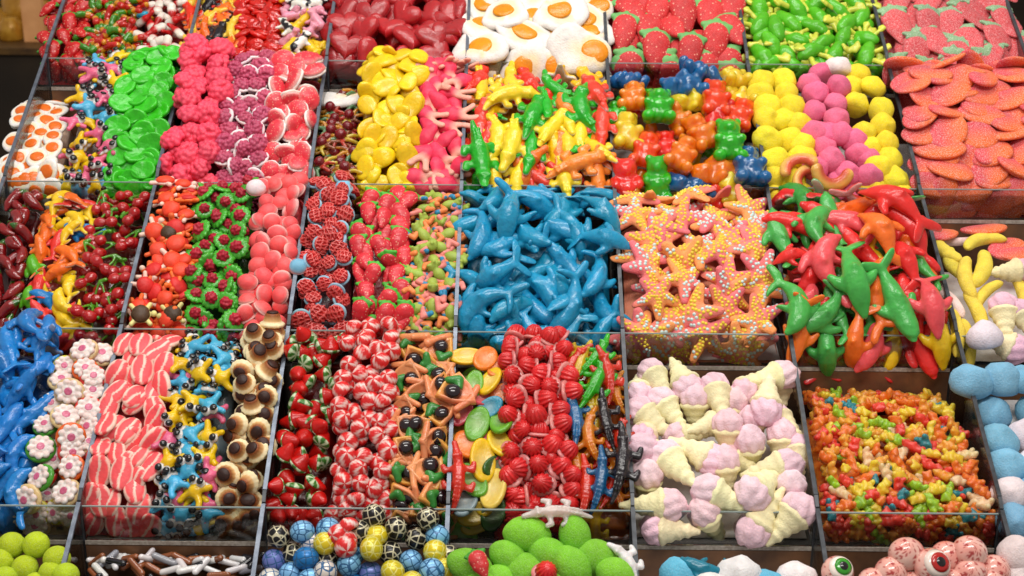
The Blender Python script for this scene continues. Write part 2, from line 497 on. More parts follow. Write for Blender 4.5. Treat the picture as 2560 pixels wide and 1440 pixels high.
kind('fried_egg', [egg(s, 'foam', .062, .054, .022, .085, .027, .007, 'f0980f', (.006 * (s - 2), .004)) for s in (1, 2, 3, 7)], .024, 'egg candy')
kind('mini_egg', [egg(5, 'matte', .021, .029, .011, .02, .014, .004, 'f4761e', (0, .003)), egg(6, 'matte', .021, .027, .011, .03, .0135, .004, 'f4761e', (.001, -.001))], .013, 'egg candy')
kind('green_disc', [[('jelly', pillow('disc', ell(.026, .021, 24), [(0, 0), (.9, 0), (1, .004), (.97, .0085), (.85, .0095), (.6, .0075), (0, .007)], M['gummy'], None, lambda x, y, s: .0012 * math.sin(x * 240) * math.cos(y * 200)), None)],
                    [('jelly', pillow('disc', ell(.024, .022, 24), [(0, 0), (.9, 0), (1, .004), (.96, .008), (.8, .009), (.5, .007), (0, .0065)], M['gummy'], None, lambda x, y, s: .0015 * math.sin(x * 200 + 1) * math.cos(y * 260)), None)]], .01, 'jelly disc')


# animals
def frog(b):
    body = blob('frog', chain([(0, .34, .12, .13), (0, .2, .13, .16), (0, .0, .15, .19), (0, -.2, .12, .15), (0, -.28, .1, .1)]), M['gummy'], .035, 2, under(.05), .084, .9, .05, b, fat=1.2)
    pr = []
    for s in (-1, 1):
        for y0, y1, x1 in ((.18, .34, .4), (-.16, -.3, .4)):
            pr += chain([(s * .1, y0, .07, .06), (s * .22, y0 + .03, .07, .055), (s * x1, y1, .07, .06)])
            for a in (-50, 0, 50): pr += [(s * (x1 + .1 * math.cos(R(a))), y1 + .1 * math.sin(R(a)) + .02, .07, .052)]
    return [('frog', body, None), ('limbs', blob('limbs', pr, M['gummy'], .035, 1, under(.03), .084, .9, .04, b, fat=1.4), 'd8dc50')]


kind('frog', bent(frog, (.4, -.6)), .02, 'gummy frog')


def eyefrog(k):
    pr = [(0, -.02, .17, .21, 1, 1.15, .8)]
    for s in (-1, 1):
        pr += chain([(s * .12, .1, .15, .11), (s * .33, .22 + .06 * k, .13, .085), (s * .4, .3 + .05 * k, .13, .085)])
        pr += chain([(s * .12, -.15, .15, .12), (s * .3, -.32, .13, .09), (s * .36, -.42 + .1 * k, .12, .09)])
        pr += [(s * .12, .27, .26, .115)]
    def cf(c):
        for s in (-1, 1):
            if (c.x - s * .13) ** 2 + (c.y - .27) ** 2 + (c.z - .3) ** 2 < .026 and c.z > .24: return W1
    body = blob('body', pr, M['gummy'], .04, 2, cf, .053, 1, .08, fat=1.22)
    e = []
    for s in (-1, 1):
        m = lathe('eye', [(0, -.05), (.7, -.03), (1, .02), (.75, .07), (0, .09)], M['hard'], n=12)
        xform(m, 1, lambda c: Vector((c.x * .125 + s * .15, c.y * .13 + .28, c.z * .9 + .36)))
        xform(m, .053); e.append(('eye', m, '0c0a0c'))
    return [('body', body, None)] + e


kind('eyed_gummy', [eyefrog(0), eyefrog(1), eyefrog(-.8)], .018, 'eyed gummy')


def cow(k):
    pr = chain([(0, .2, .25, .17), (0, -.2, .25, .19)]) + [(0, .42, .3, .15), (0, .52, .26, .1), (-.14, .48, .36, .06), (.14, .48, .36, .06)]
    for s in (-1, 1): pr += chain([(s * .12, .18, .2, .08), (s * .3, .22, .12, .075)]) + chain([(s * .12, -.22, .2, .09), (s * .3, -.3, .12, .08)])
    cf = (lambda c: (*lin('16141a'), 1) if mnoise.noise(c * 4.2 + Vector((3, k, 1))) > .16 else None) if k else None
    return [('animal', blob('animal', pr, M['gummy'], .045, 2, cf, .062, 1, .1), None)]


kind('spotted_cow', [cow(1), cow(4)], .022, 'gummy cow'); kind('animal_gummy', [cow(0)], .022, 'gummy animal')


def berry(size, n, mat, rr=.19, base=None, zq=.75):
    pr = [(0, 0, .1, .33, 1, 1, zq)]
    for k in range(n):
        z = (k + .5) / n; r = math.sqrt(max(0, 1 - (z * .97) ** 2)); a = k * 2.39996
        pr.append((r * .37 * math.cos(a), r * .37 * math.sin(a), .1 + z * .4 * zq, rr * .56))
    out = [('berry', blob('berry', pr, M[mat], .034, 0, None, size, 1, .02), None)]
    if base:
        b = lathe('base', [(0, -.02), (.45, -.02), (.5, .04), (.48, .1), (.42, .12), (0, .12)], M['matte'], n=18, rfn=lambda t: 1 + .03 * math.sin(t * 6.283 * 9))
        xform(b, size); out.append(('base', b, base))
    return out


kind('raspberry', [berry(.06, 28, 'matte', .2)], .022, 'raspberry gummy')
kind('base_raspberry', [berry(.044, 26, 'matte', .18, 'ecd8da')], .018, 'raspberry gummy')


def domed(size, mat, base, h=.45, bh=.16, ax=1.0, bump=0.0, ay=1.0, rbase=None):
    top = lathe('dome', [(0, bh - .04), (.42, bh - .04), (.45, bh + .02), (.43, bh + .1), (.36, bh + h * .55), (.22, bh + h * .85), (0, bh + h)], M[mat], n=20)
    if bump:
        for v in top.vertices:
            if v.co.z > bh: v.co += v.co.normalized() * bump * mnoise.noise(v.co * 9)
    finish(top, M[mat], lambda c: (*lin('f6cfc6'), .85 * max(0, min(1, (bh + .13 - c.z) / .13))))
    b = lathe('base', [(0, 0), (.42, 0), (.475, bh * .4), (.465, bh * .8), (.43, bh), (0, bh)], M['matte'], n=20, rfn=rbase)
    f = lambda c: Vector((c.x * ax, c.y * ay, c.z))
    return [('dome', xform(top, size, f), None), ('base', xform(b, size, f), base)]


kind('rimmed_strawberry', [domed(.058, 'seeded', 'f0e0da', .24, .11, 1, .03, .9, lambda t: 1 + .035 * math.sin(t * 6.283 * 12)), domed(.054, 'seeded', 'f0e0da', .22, .11, .85, .03, 1.05, lambda t: 1 + .035 * math.sin(t * 6.283 * 11))], .018, 'strawberry gummy')
kind('pink_dome', [domed(.04, 'matte', 'e6a8a2', .34, .1, 1, 0, .92)], .016, 'jelly dome')


def octopus(k):
    cols = [lin(x) for x in ('e8962a', '6a9a6a', 'd04838', 'ecc040', '9a5a3a')]
    pr = []
    for j in range(8):
        a = j * .785 + k; pr += chain([(.1 * math.cos(a), .1 * math.sin(a), .14, .07), (.3 * math.cos(a + .2), .3 * math.sin(a + .2), .16, .06), (.48 * math.cos(a + .35), .48 * math.sin(a + .35), .05, .055)])
    cf = lambda c: (*cols[int((math.atan2(c.y, c.x) + 3.15) / 6.31 * 5) % 5], 1)
    legs = blob('legs', pr, M['chew'], .04, 1, cf, .07)
    head = lathe('head', [(0, .1), (.13, .14), (.17, .26), (.13, .37), (0, .42)], M['chew'], n=14); xform(head, .07)
    return [('legs', legs, None), ('head', head, '8a1420')]


kind('octopus', [octopus(0), octopus(.4)], .02, 'gummy octopus')


def chip(c, a=.036, b=.021, t=.007, mat='gummy'):
    m = pillow('chip', ell(a, b, 22), lens_layers(t), M[mat], None, lambda x, y, s: c * (x / a) ** 2 * .012 + .003 * math.sin(x * 90))
    return [('chip', m, None)]


kind('banana_chip', [chip(.6, .031, .02, .011), chip(-.7, .031, .021, .011), chip(.3, .027, .022, .012)], .01, 'fruit gummy')


def prong(b):
    cf = lambda c: (*lin('e6a592'), max(0, min(1, (-.02 - c.y) * 6)))
    pr = chain([(0, .42, .1, .13), (0, .15, .12, .21), (0, -.08, .1, .14)])
    for s in (-1, 1): pr += chain([(s * .05, -.05, .1, .1), (s * .14, -.3, .09, .075), (s * .2, -.5, .09, .08)])
    return [('gummy', blob('prong', pr, M['matte'], .035, 2, cf, .08, .7, .04, b, fat=1.1), None)]


kind('forked_gummy', bent(prong, (.3, -.9, .9)), .014, 'forked gummy')


def bear(size, mat, vox=.04):
    pr = [(0, -.1, .2, .25, 1, 1.2, .85), (0, .27, .22, .21, 1, .95, .9), (0, .22, .38, .1), (0, -.1, .3, .17)]
    for s in (-1, 1):
        pr += [(s * .155, .43, .22, .085)] + chain([(s * .2, .06, .24, .09), (s * .2, -.04, .38, .085)]) + chain([(s * .18, -.33, .2, .13), (s * .2, -.42, .34, .115)])
        pr += [(s * .075, .3, .4, .035)]
    return [('bear', blob('bear', pr, M[mat], vox, 1, None, size, 1, .06, fat=1.1), None)]


kind('gummy_bear', [bear(.1, 'jelly', .035)], .038, 'gummy bear')
kind('small_bear', [bear(.038, 'soft', .06)], .011, 'gummy bear')


def drop(size, tip=.08, sq=1.0, wob=0.0, seed=0):
    m = lathe('drop', [(0, 0), (.3, 0), (.44, .06), (.5, .2), (.48, .38), (.38, .56), (.22, .68), (.09, .72 + tip * .5), (.03, .72 + tip), (0, .72 + tip)], M['foam'], n=20)
    for v in m.vertices: v.co += v.co.normalized() * wob * mnoise.noise(v.co * 3 + Vector((seed, 0, 0)))
    return [('drop', xform(m, size, lambda c: Vector((c.x * sq, c.y, c.z))), None)]


kind('foam_drop', [drop(.059, .02, 1, .08, 1), drop(.057, .04, 1.1, .1, 2), drop(.056, .03, .95, .08, 3)], .04, 'marshmallow')
kind('foam_dome', [drop(.061, .05, 1.0, .05, 1), drop(.061, .04, 1.1, .08, 5)], .042, 'marshmallow')


def pslice():
    pr = chain([(.38 * math.cos(a), .38 * math.sin(a) - .2, .12, .16) for a in [k * .24 for k in range(1, 13)]])
    cf = lambda c: (*lin('e9b45a'), max(0, min(1, (math.hypot(c.x, c.y + .2) - .3) * 9)))
    return [('slice', blob('slice', pr, M['gummy'], .05, 2, cf, .075, .8, .05), None)]


kind('peach_slice', [pslice()], .015, 'peach gummy')


def peach(a, b, c):
    cf = lambda p: (*lin('f26a1c'), max(0, min(1, .45 + (-p.y / b * 1.0 + p.x / a * .6) * .8)))
    return [('peach', pillow('peach', ell(a, b, 24), lens_layers(.012), M['sugar'], cf, lambda x, y, s: c * (x / a) ** 2 * .008), None)]


kind('peach_disc', [peach(.05, .033, .4), peach(.047, .035, -.6), peach(.052, .03, .1)], .012, 'peach gummy')

# chilli, sharks, cherries
def chilli(b):
    cf = lambda c: (*lin('2f6a1e'), max(0, min(1, (c.y - .28) * 12)))
    return [('chilli', blob('chilli', chain([(0, .48, .1, .06), (0, .32, .1, .13), (0, .15, .12, .2), (0, -.2, .11, .17), (0, -.48, .08, .06)]), M['jelly'], .04, 2, cf, .056, 1, .04, b), None)]


kind('chilli', bent(chilli, (1.0, -1.2)), .014, 'gummy chilli')


def dolphin(mat, size, h=.05, soft=.02, col=W1, fat=1.07):
    def f(b, bz=0.0):
        pr = chain([(0, .48, .075, .05), (0, .42, .085, .065), (0, .36, .11, .1), (0, .26, .12, .125), (0, .08, .125, .135), (0, -.1, .115, .11), (0, -.27, .09, .065), (0, -.38, .08, .045)])
        for s in (-1, 1):
            pr += chain([(0, -.37, .08, .045), (s * .1, -.43, .07, .058), (s * .2, -.5, .06, .046)])
            pr += chain([(s * .09, .17, .09, .055), (s * .19, .08, .075, .06), (s * .25, .0, .065, .045)])
        pr += chain([(0, .06, .21, .055), (0, -.02, .26, .036)])
        return [('dolphin', blob('dolphin', pr, M[mat], .026, 2, under(h, col, soft), size, .9, .05, b, bz, fat=fat), None)]
    return f


d1 = dolphin('wet', .135, .028); d2 = dolphin('gummy', .142, .05); d3 = dolphin('gummy', .072, .07, fat=1.25); d4 = dolphin('wet', .105, .05)
BENDS = ((1.3, 0), (-1.4, 0), (.3, -.9), (2.4, 0), (-2.2, 0), (-.3, 1.0))
kind('blue_dolphin', [d1(a, b) for a, b in BENDS], .03, 'gummy dolphin', 'dolphin')
kind('dolphin', [d2(a, b) for a, b in BENDS], .032, 'gummy dolphin')
kind('shark', [d3(a, b) for a, b in BENDS[:4]], .016, 'gummy shark')
kind('small_dolphin', [d4(a, b) for a, b in BENDS[:4]], .024, 'gummy dolphin', 'dolphin')


def cherry():
    b = blob('cherries', [(-.2, -.22, .2, .22), (.2, -.2, .2, .22)], M['jelly'], .05, 1, None, .056, .9, .05)
    pr = chain([(-.17, -.08, .26, .045), (-.1, .2, .2, .045), (0, .44, .14, .06)]) + chain([(.17, -.06, .26, .045), (.12, .2, .2, .045), (0, .44, .14, .06)]) + chain([(0, .44, .14, .06), (.2, .46, .12, .08)])
    return [('cherries', b, None), ('stem', blob('stem', pr, M['jelly'], .03, 1, None, .056), '4f9a1c')]


kind('cherry_pair', [cherry()], .022, 'gummy cherry')


def turtle(legcol, shell_mat='matte'):
    pr = [(0, 0, .1, .36, 1, 1.1, .35), (0, .5, .14, .13)]
    for s in (-1, 1): pr += chain([(s * .2, .2, .1, .09), (s * .4, .36, .1, .1)]) + chain([(s * .2, -.2, .1, .09), (s * .38, -.36, .1, .1)])
    sh = lathe('shell', [(0, .1), (.34, .1), (.36, .16), (.31, .24), (.19, .31), (0, .33)], M[shell_mat], n=20)
    for v in sh.vertices:
        if v.co.z > .1: v.co += v.co.normalized() * .03 * mnoise.noise(v.co * 12)
    xform(sh, .048)
    return [('body', blob('body', pr, M['matte'], .045, 1, None, .048, 1, .03), legcol), ('shell', sh, None)]


kind('turtle', [turtle('f0702a'), turtle('e2622a')], .018, 'gummy turtle'); kind('pale_turtle', [turtle('ecc9b8')], .018, 'gummy turtle'); kind('brown_turtle', [turtle('d9cf86')], .018, 'gummy turtle')


def frill():
    rf = lambda t: 1 + .06 * math.sin(t * 6.283 * 13)
    b = lathe('frill', [(0, 0), (.36, 0), (.5, .06), (.5, .14), (.38, .2), (.2, .22), (0, .22)], M['gummy'], n=52, rfn=rf); xform(b, .041)
    pr = [(0, 0, .3, .24)]
    for k in range(16):
        z = (k + .5) / 16; r = math.sqrt(1 - z * z); a = k * 2.4; pr.append((r * .25 * math.cos(a), r * .25 * math.sin(a), .24 + z * .34, .085))
    return [('frill', b, '4cb034'), ('berry', blob('berry', pr, M['matte'], .045, 1, None, .04), None)]


kind('frilled_raspberry', [frill()], .02, 'raspberry gummy')


def brain():
    d = domed(.036, 'gummy', '8fb6c8', .26, .16, 1, 0, 1)
    f = lambda x, y: .17 + .2 * math.sqrt(max(0, 1 - (x * x + y * y) / .2))
    pr = [(0, 0, .16, .42, 1, 1, .42)]; wig = []
    for ln in range(6):
        x0 = -.34 + ln * .136
        for k in range(60):
            y = -.42 + .84 * k / 59; x = x0 + .05 * math.sin(y * 17 + ln * 2.1) + .03 * math.sin(y * 31 + ln)
            if x * x + y * y < .175: wig.append((x, y, f(x, y) + .008, .04))
    top = blob('dome', pr + wig, M['gummy'], .028, 0, lambda c: (*lin('e88e86'), .4 * max(0, min(1, (c.z - f(c.x, c.y) - .022) / .03))), .038)
    for v in top.vertices: v.co.z += .003
    return [('dome', top, None), d[1]]


kind('brain', [brain()], .016, 'brain gummy')


def treefrog(k):
    pr = [(0, .02, .16, .17, .9, 1.3, .8), (0, .32, .16, .15, 1.1, .8, .8), (-.1, .4, .26, .06), (.1, .4, .26, .06)]
    body = blob('frog', pr, M['matte'], .04, 2, None, .064, 1, .05, fat=1.15)
    pa = []
    for s in (-1, 1):
        pa += chain([(s * .12, .18, .13, .07), (s * .3, .12, .1, .065), (s * .36, .32, .08, .07)])
        pa += chain([(s * .1, -.2, .13, .08), (s * .32, -.1, .1, .07), (s * .3, -.4, .08, .075)])
    cs = [lin('e88a80'), lin('e9884a'), lin('2a86ae')]
    cf = lambda c: (*(cs[2] if abs(c.y) > .26 and (c.x > 0) == (k > 0) else cs[0 if c.y * k > 0 else 1]), 1)
    return [('frog', body, None), ('limbs', blob('limbs', pa, M['matte'], .04, 1, cf, .064, 1, .03, fat=1.15), None)]


kind('tree_frog', [treefrog(1), treefrog(-1)], .018, 'gummy frog')


def star(bz):
    pr = [(0, 0, .1, .17, 1, 1, .7)]
    arms = [(math.sin(k * 1.2566), math.cos(k * 1.2566)) for k in range(5)]
    for x, y in arms: pr += chain([(0, 0, .12, .17), (x * .25, y * .25, .11, .14), (x * .5, y * .5, .08, .085)])
    cf = lambda c: (*lin('f49a58'), max(0, min(1, .5 + (c.x + c.y) * 1.6)))
    body = blob('star', pr, M['foam'], .035, 2, cf, .1, .8, .05, 0, bz)
    V = []; Fc = []; cl = []
    r = random.Random(4); pts = []
    for _ in range(900):
        x, y = r.uniform(-.45, .45), r.uniform(-.45, .45)
        d = max((x * ax + y * ay) for ax, ay in arms); lat = min(abs(x * ay - y * ax) for ax, ay in arms if x * ax + y * ay > 0)
        if lat > .072 - .1 * max(0, d - .2) or math.hypot(x, y) > .46: continue
        if any((x - p) ** 2 + (y - q) ** 2 < .003 for p, q in pts): continue
        pts.append((x, y))
    for x, y in pts:
        z = .21 - .16 * math.hypot(x, y); b0 = len(V); rr = .036
        for dx, dy, dz in ((1, 0, 0), (0, 1, 0), (-1, 0, 0), (0, -1, 0), (.7, .7, .0), (-.7, .7, 0), (-.7, -.7, 0), (.7, -.7, 0), (.5, 0, .8), (0, .5, .8), (-.5, 0, .8), (0, -.5, .8), (0, 0, 1)):
            V.append((x + dx * rr, y + dy * rr, z + dz * rr * .9 - .006))
        ring = [0, 4, 1, 5, 2, 6, 3, 7]
        for q in range(8): Fc.append((b0 + ring[q], b0 + ring[(q + 1) % 8], b0 + 8 + (((q + 1) // 2) % 4)))
        for q in range(4): Fc.append((b0 + 8 + q, b0 + 8 + (q + 1) % 4, b0 + 12)); Fc.append((b0 + 8 + q, b0 + ring[(2 * q + 1) % 8], b0 + 8 + (q + 1) % 4))
        cl += [lin('ecca40') if mnoise.noise(Vector((x * 3.2 + 5, y * 3.2, bz))) > -.05 else lin('c6dcd8')] * 13
    m = mesh('pearls', V, Fc, M['matte'])
    m.attributes['Cd'].data.foreach_set('color', [q for c in cl for q in (*c, 1)])
    from mathutils.bvhtree import BVHTree
    tree = BVHTree.FromPolygons([v.co.copy() for v in body.vertices], [tuple(p_.vertices) for p_ in body.polygons])
    for k, (x, y) in enumerate(pts):
        if bz: t = bz * y; y = math.sin(t) / bz - .12 * math.sin(t)
        h = tree.ray_cast(Vector((x * .1, y * .1, 1)), Vector((0, 0, -1)))
        z0 = h[0].z if h[0] else 0
        for q in range(13):
            v = m.vertices[k * 13 + q]; px_, py_ = pts[k]; zc = .21 - .16 * math.hypot(px_, py_)
            v.co = Vector(((v.co.x - px_ + x) * .1, (v.co.y - py_ + y) * .1, z0 + (v.co.z - zc) * .1 + .0002))
    return [('starfish', body, None), ('pearls', m, None)]


kind('starfish', [star(.001), star(.9), star(-.8)], .018, 'starfish gummy')

# foam bananas, cones
def banana(b):
    return [('banana', blob('banana', chain([(0, .5, .12, .07), (0, .38, .13, .12), (0, 0, .14, .15), (0, -.38, .13, .12), (0, -.5, .12, .07)]), M['foam'], .04, 3, None, .1, .95, .04, b), None)]


kind('foam_banana', bent(banana, (.9, 1.5, -.7)), .026, 'marshmallow')


def cone(seed):
    pr = chain([(0, -.52, .16, .06), (0, -.3, .17, .11), (0, -.1, .19, .18), (0, .06, .2, .24)])
    pr += [(.24 * math.cos(a), .06, .2 + .24 * math.sin(a), .05) for a in [j * .2244 for j in range(28)]]
    for y, r in ((-.36, .105), (-.22, .145), (-.08, .19)):
        pr += [(r * 1.0 * math.cos(a), y, .18 + r * math.sin(a), .032) for a in [j * .2618 for j in range(24)]]
    cn = blob('cone', pr, M['foam'], .035, 1, None, .098, .95, 0)
    q = random.Random(seed); ps = [(0, .24, .2, .21)]
    for j in range(8):                                              # piped folds round the tip
        a = j * .785 + seed; ps += chain([(.2 * math.cos(a), .14, .2 + .2 * math.sin(a), .09), (.2 * math.cos(a + .3), .26, .2 + .2 * math.sin(a + .3), .085), (.1 * math.cos(a + .7), .4, .2 + .1 * math.sin(a + .7), .055)])
    ps += [(.03, .45, .22, .05)]
    return [('cone', cn, 'f0e4b4'), ('scoop', blob('scoop', ps, M['foam'], .03, 1, None, .098, .95, 0), None)]


kind('ice_cream_cone', [cone(1), cone(2), cone(3)], .035, 'marshmallow cone')


def flower():
    b = lathe('biscuit', [(0, 0), (.42, 0), (.5, .07), (.5, .16), (.44, .21), (0, .21)], M['gummy'], n=24); xform(b, .046)
    pr = [(.33 * math.cos(k * .698), .33 * math.sin(k * .698), .24, .125, 1, 1, .85) for k in range(9)] + [(.14 * math.cos(k * .9), .14 * math.sin(k * .9), .22, .12) for k in range(7)]
    p = blob('petals', pr, M['matte'], .034, 0, lambda c: ((.74, .58, .54, 1) if mnoise.noise(c * 7) > .05 else (.78, .7, .66, 1)), .046)
    for v in p.vertices: v.co.z += .0065
    c = lathe('centre', [(0, .3), (.15, .3), (.16, .34), (.12, .38), (.05, .37), (0, .36)], M['gummy'], n=14); xform(c, .046)
    return [('biscuit', b, None), ('petals', p, None), ('centre', c, 'd8688a')]


kind('flower_ring', [flower()], .018, 'flower gummy')


def lensout(a, b, n=24, p=1.5):
    return [(a * math.cos(2 * math.pi * k / n), b * math.copysign(abs(math.sin(2 * math.pi * k / n)) ** p, math.sin(2 * math.pi * k / n))) for k in range(n)]


def striped(c):
    def cf(p):
        return (*lin('f0c8b8'), 1 if (abs(p.x - .002 * math.sin(p.y * 120)) < .002 or abs(p.x) > .0155 - abs(p.y) * .22 or p.z < .0035) else 0)
    m = pillow('oval', lensout(.019, .029, 48, .85), [(0, 0), (.8, 0), (.97, .002), (1, .0045), (.97, .007), (.88, .009), (.75, .0102), (.62, .011), (.5, .0116), (.38, .012), (.25, .0123), (.12, .0125), (0, .0125)], M['matte'], cf, lambda x, y, s: c * y * y * 8)
    return [('oval', m, None)]


kind('striped_oval', [striped(.5), striped(-.6)], .012, 'striped gummy')


def flan():
    rf = lambda t: 1 + .03 * math.sin(t * 6.283 * 14)
    def cf(c):
        z = c.z / .038
        if z < .2: return (*lin('efdcb0'), 1)
        t = min(1, (z - .2) / .36); a, b = lin('e6b878'), lin('8a4416')
        return (*[a[k] * (1 - t) + b[k] * t for k in range(3)], 1)
    b = lathe('custard', [(0, 0), (.46, 0), (.53, .06), (.51, .15), (.41, .19), (.37, .28), (.33, .4), (.3, .5), (.27, .57), (0, .57)], M['matte'], n=42, rfn=rf)
    xform(b, .04); finish(b, M['matte'], cf)
    t = lathe('caramel', [(0, .56), (.25, .56), (.26, .61), (.22, .65), (0, .66)], M['matte'], n=16); xform(t, .04)
    return [('custard', b, None), ('caramel', t, '34160c')]


kind('flan', [flan()], .026, 'flan gummy')


def swirl(base, body_r, c0, c1, nst, size, cone_=False):
    def cf(p):
        a = math.atan2(p.y, p.x) + (p.z / size) * 1.6
        return (*lin(c1 if math.sin(a * nst) > .5 else c0), 1)
    pr = [(0, 0), (.42, 0), (.5, .1), (.49, .25), (.42, .4), (.3, .53), (.15, .6), (.05, .63), (0, .63)]
    m = lathe('swirl', pr, M['gummy'], n=40); xform(m, size); finish(m, M['gummy'], cf)
    return [('swirl', m, None)]


kind('swirl_dome', [swirl(0, 0, 'dc2a2a', 'f0ccc4', 4, .034)], .02, 'swirl gummy')


def pyramid():
    m = lathe('cone', [(0, .06), (.42, .06), (.5, .14), (.44, .26), (.3, .5), (.16, .74), (0, .86)], M['gummy'], n=16); xform(m, .033)
    def cf(p):
        return (*lin('cfe0b8' if math.sin(math.atan2(p.y, p.x) * 6 + p.length / .033 * 2) > .1 else '3f7a2a'), 1)
    b = lathe('base', [(0, -.1), (.2, -.09), (.4, -.04), (.49, .05), (.49, .13), (0, .13)], M['gummy'], n=48); xform(b, .033); finish(b, M['gummy'], cf)
    for q in (m, b):
        for v in q.vertices: v.co.z += .0033
    # lying on its side: base to the front
    return [('cone', m, None), ('base', b, None)]


kind('strawberry_cone', [pyramid()], .024, 'strawberry gummy')


def pizza():
    tri = []
    for k in range(30):
        a = 2 * math.pi * k / 30 + math.pi / 2; q = ((a - math.pi / 2) % (2 * math.pi / 3)) - math.pi / 3
        r = .5 / max(.55, math.cos(q)) * (.62 + .06 * math.cos(q * 3)); tri.append((r * math.cos(a), -r * math.sin(a)))
    tri = tri[::-1]
    m = pillow('slice', tri, [(0, 0), (.9, 0), (1, .06), (1, .14), (.9, .2), (.75, .15), (.4, .13), (0, .13)], M['gummy'], lambda c: (*lin('e0a83a'), max(0, min(1, (c.y - .05) * 3)))); xform(m, .07)
    cr = blob('crust', chain([(-.4, .28, .14, .085), (0, .38, .16, .1), (.4, .28, .14, .085)]), M['gummy'], .05, 1, None, .07)
    for v in cr.vertices: v.co.y = -v.co.y * .95; v.co.z += .0005
    for f_ in cr.polygons: f_.flip()
    ol = lathe('olive', [(0, .1), (.16, .12), (.2, .2), (.14, .29), (0, .32)], M['hard'], n=14); xform(ol, .07, lambda c: c + Vector((-.13, .02, 0)))
    pe = blob('pepper', chain([(.06, .0, .2, .1), (.2, .1, .22, .12), (.06, .28, .2, .09)]), M['gummy'], .04, 1, None, .07)
    for v in pe.vertices: v.co.z += .006
    return [('slice', m, None), ('crust', cr, None), ('olive', ol, '1c0a10'), ('pepper', pe, '3a8a3a')]


kind('pizza_slice', [pizza()], .016, 'pizza gummy')
kind('leaf_lens', [[('lens', pillow('lens', lensout(.032, .019, 26, 1.0), [(0, 0), (.9, 0), (1, .003), (.98, .007), (.88, .0085), (.6, .006), (0, .005)], M['gummy'], lambda c: (.9, .85, .7, .35 * math.exp(-(c.length / .012) ** 2))), None)]], .009, 'fruit gummy')


def capshell():
    rf = lambda t: 1 + .08 * math.sin(t * 6.283 * 13)
    d = lathe('cap', [(0, .14), (.36, .14), (.4, .22), (.38, .4), (.3, .58), (.16, .7), (0, .73)], M['gummy'], n=65, rfn=rf); xform(d, .042)
    b = lathe('brim', [(0, 0), (.4, 0), (.49, .04), (.5, .1), (.41, .16), (0, .17)], M['gummy'], n=24, rfn=lambda t: 1 + .06 * math.sin(t * 6.283 * 3)); xform(b, .042)
    return [('cap', d, None), ('brim', b, 'd88480')]


kind('capped_gummy', [capshell()], .024, 'cap gummy')


# balls
def sphere_mesh(name, r, mat, fn=None, seg=24, ring=14):
    prof = [(math.sin(math.pi * k / ring), -math.cos(math.pi * k / ring)) for k in range(ring + 1)]
    prof[0] = (0, -1); prof[-1] = (0, 1)
    m = lathe(name, prof, mat, n=seg)
    for v in m.vertices:
        if fn: v.co = fn(v.co)
        v.co = v.co * r; v.co.z += r
    m.update(); return m


tb = sphere_mesh('ball', .0215, M['foam'], lambda c: c * (1 - .05 * math.exp(-((c.z - .45 * math.sin(2 * math.atan2(c.y, c.x))) / .09) ** 2) + .012 * mnoise.noise(c * 6)), 44, 26)
kind('tennis_ball', [[('ball', tb, None)]], .043, 'chewing gum')


def ball_mat(name, r, line):
    m = bpy.data.materials.new(name); nt, N, L, P = nodes(m)
    tc = N.new('ShaderNodeTexCoord'); oi = N.new('ShaderNodeObjectInfo'); vo = N.new('ShaderNodeTexVoronoi'); vo.feature = 'DISTANCE_TO_EDGE'
    vo.inputs['Scale'].default_value = 1 / (r * .62); vo.inputs['Randomness'].default_value = 0.35
    L.new(tc.outputs['Object'], vo.inputs['Vector'])
    mr = N.new('ShaderNodeMapRange'); mr.inputs[1].default_value = .05; mr.inputs[2].default_value = .09
    L.new(vo.outputs['Distance'], mr.inputs[0])
    mx = N.new('ShaderNodeMix'); mx.data_type = 'RGBA'; mx.inputs[6].default_value = (*line, 1)
    L.new(mr.outputs[0], mx.inputs[0]); L.new(oi.outputs['Color'], mx.inputs[7]); L.new(mx.outputs[2], P.inputs['Base Color'])
    P.inputs['Roughness'].default_value = .3; P.inputs['Metallic'].default_value = .15
    bp = N.new('ShaderNodeBump'); bp.inputs['Strength'].default_value = .5; bp.inputs['Distance'].default_value = .001
    L.new(mr.outputs[0], bp.inputs['Height']); L.new(bp.outputs[0], P.inputs['Normal'])
    return m


MBL = ball_mat('football_foil_pale_lines', .019, lin('c8c0a0')); MBD = ball_mat('football_foil_dark_lines', .019, lin('2a5a86'))
kind('black_football', [[('ball', sphere_mesh('ball', .0185, MBL), None)]], .036, 'chocolate ball', 'football_sweet')
kind('football', [[('ball', sphere_mesh('ball', .019, MBD), None)]], .036, 'chocolate ball', 'football_sweet')
kind('yellow_football', [[('ball', sphere_mesh('ball', .019, ball_mat('football_foil_olive_lines', .019, lin('e0d878'))), None)]], .036, 'chocolate ball', 'football_sweet')


def lime():
    def f(c):
        y = c.y * 1.3; t = abs(c.y)
        q = Vector((c.x * (1 - .12 * t ** 3), y + .16 * math.copysign(max(0, t - .9) * 10 * .12, c.y), c.z * (1 - .12 * t ** 3)))
        return q * (1 + .02 * mnoise.noise(c * 4))
    return [('lime', sphere_mesh('lime', .0265, M['foam'], f, 26, 20), None)]


kind('foam_lime', [lime()], .05, 'marshmallow')


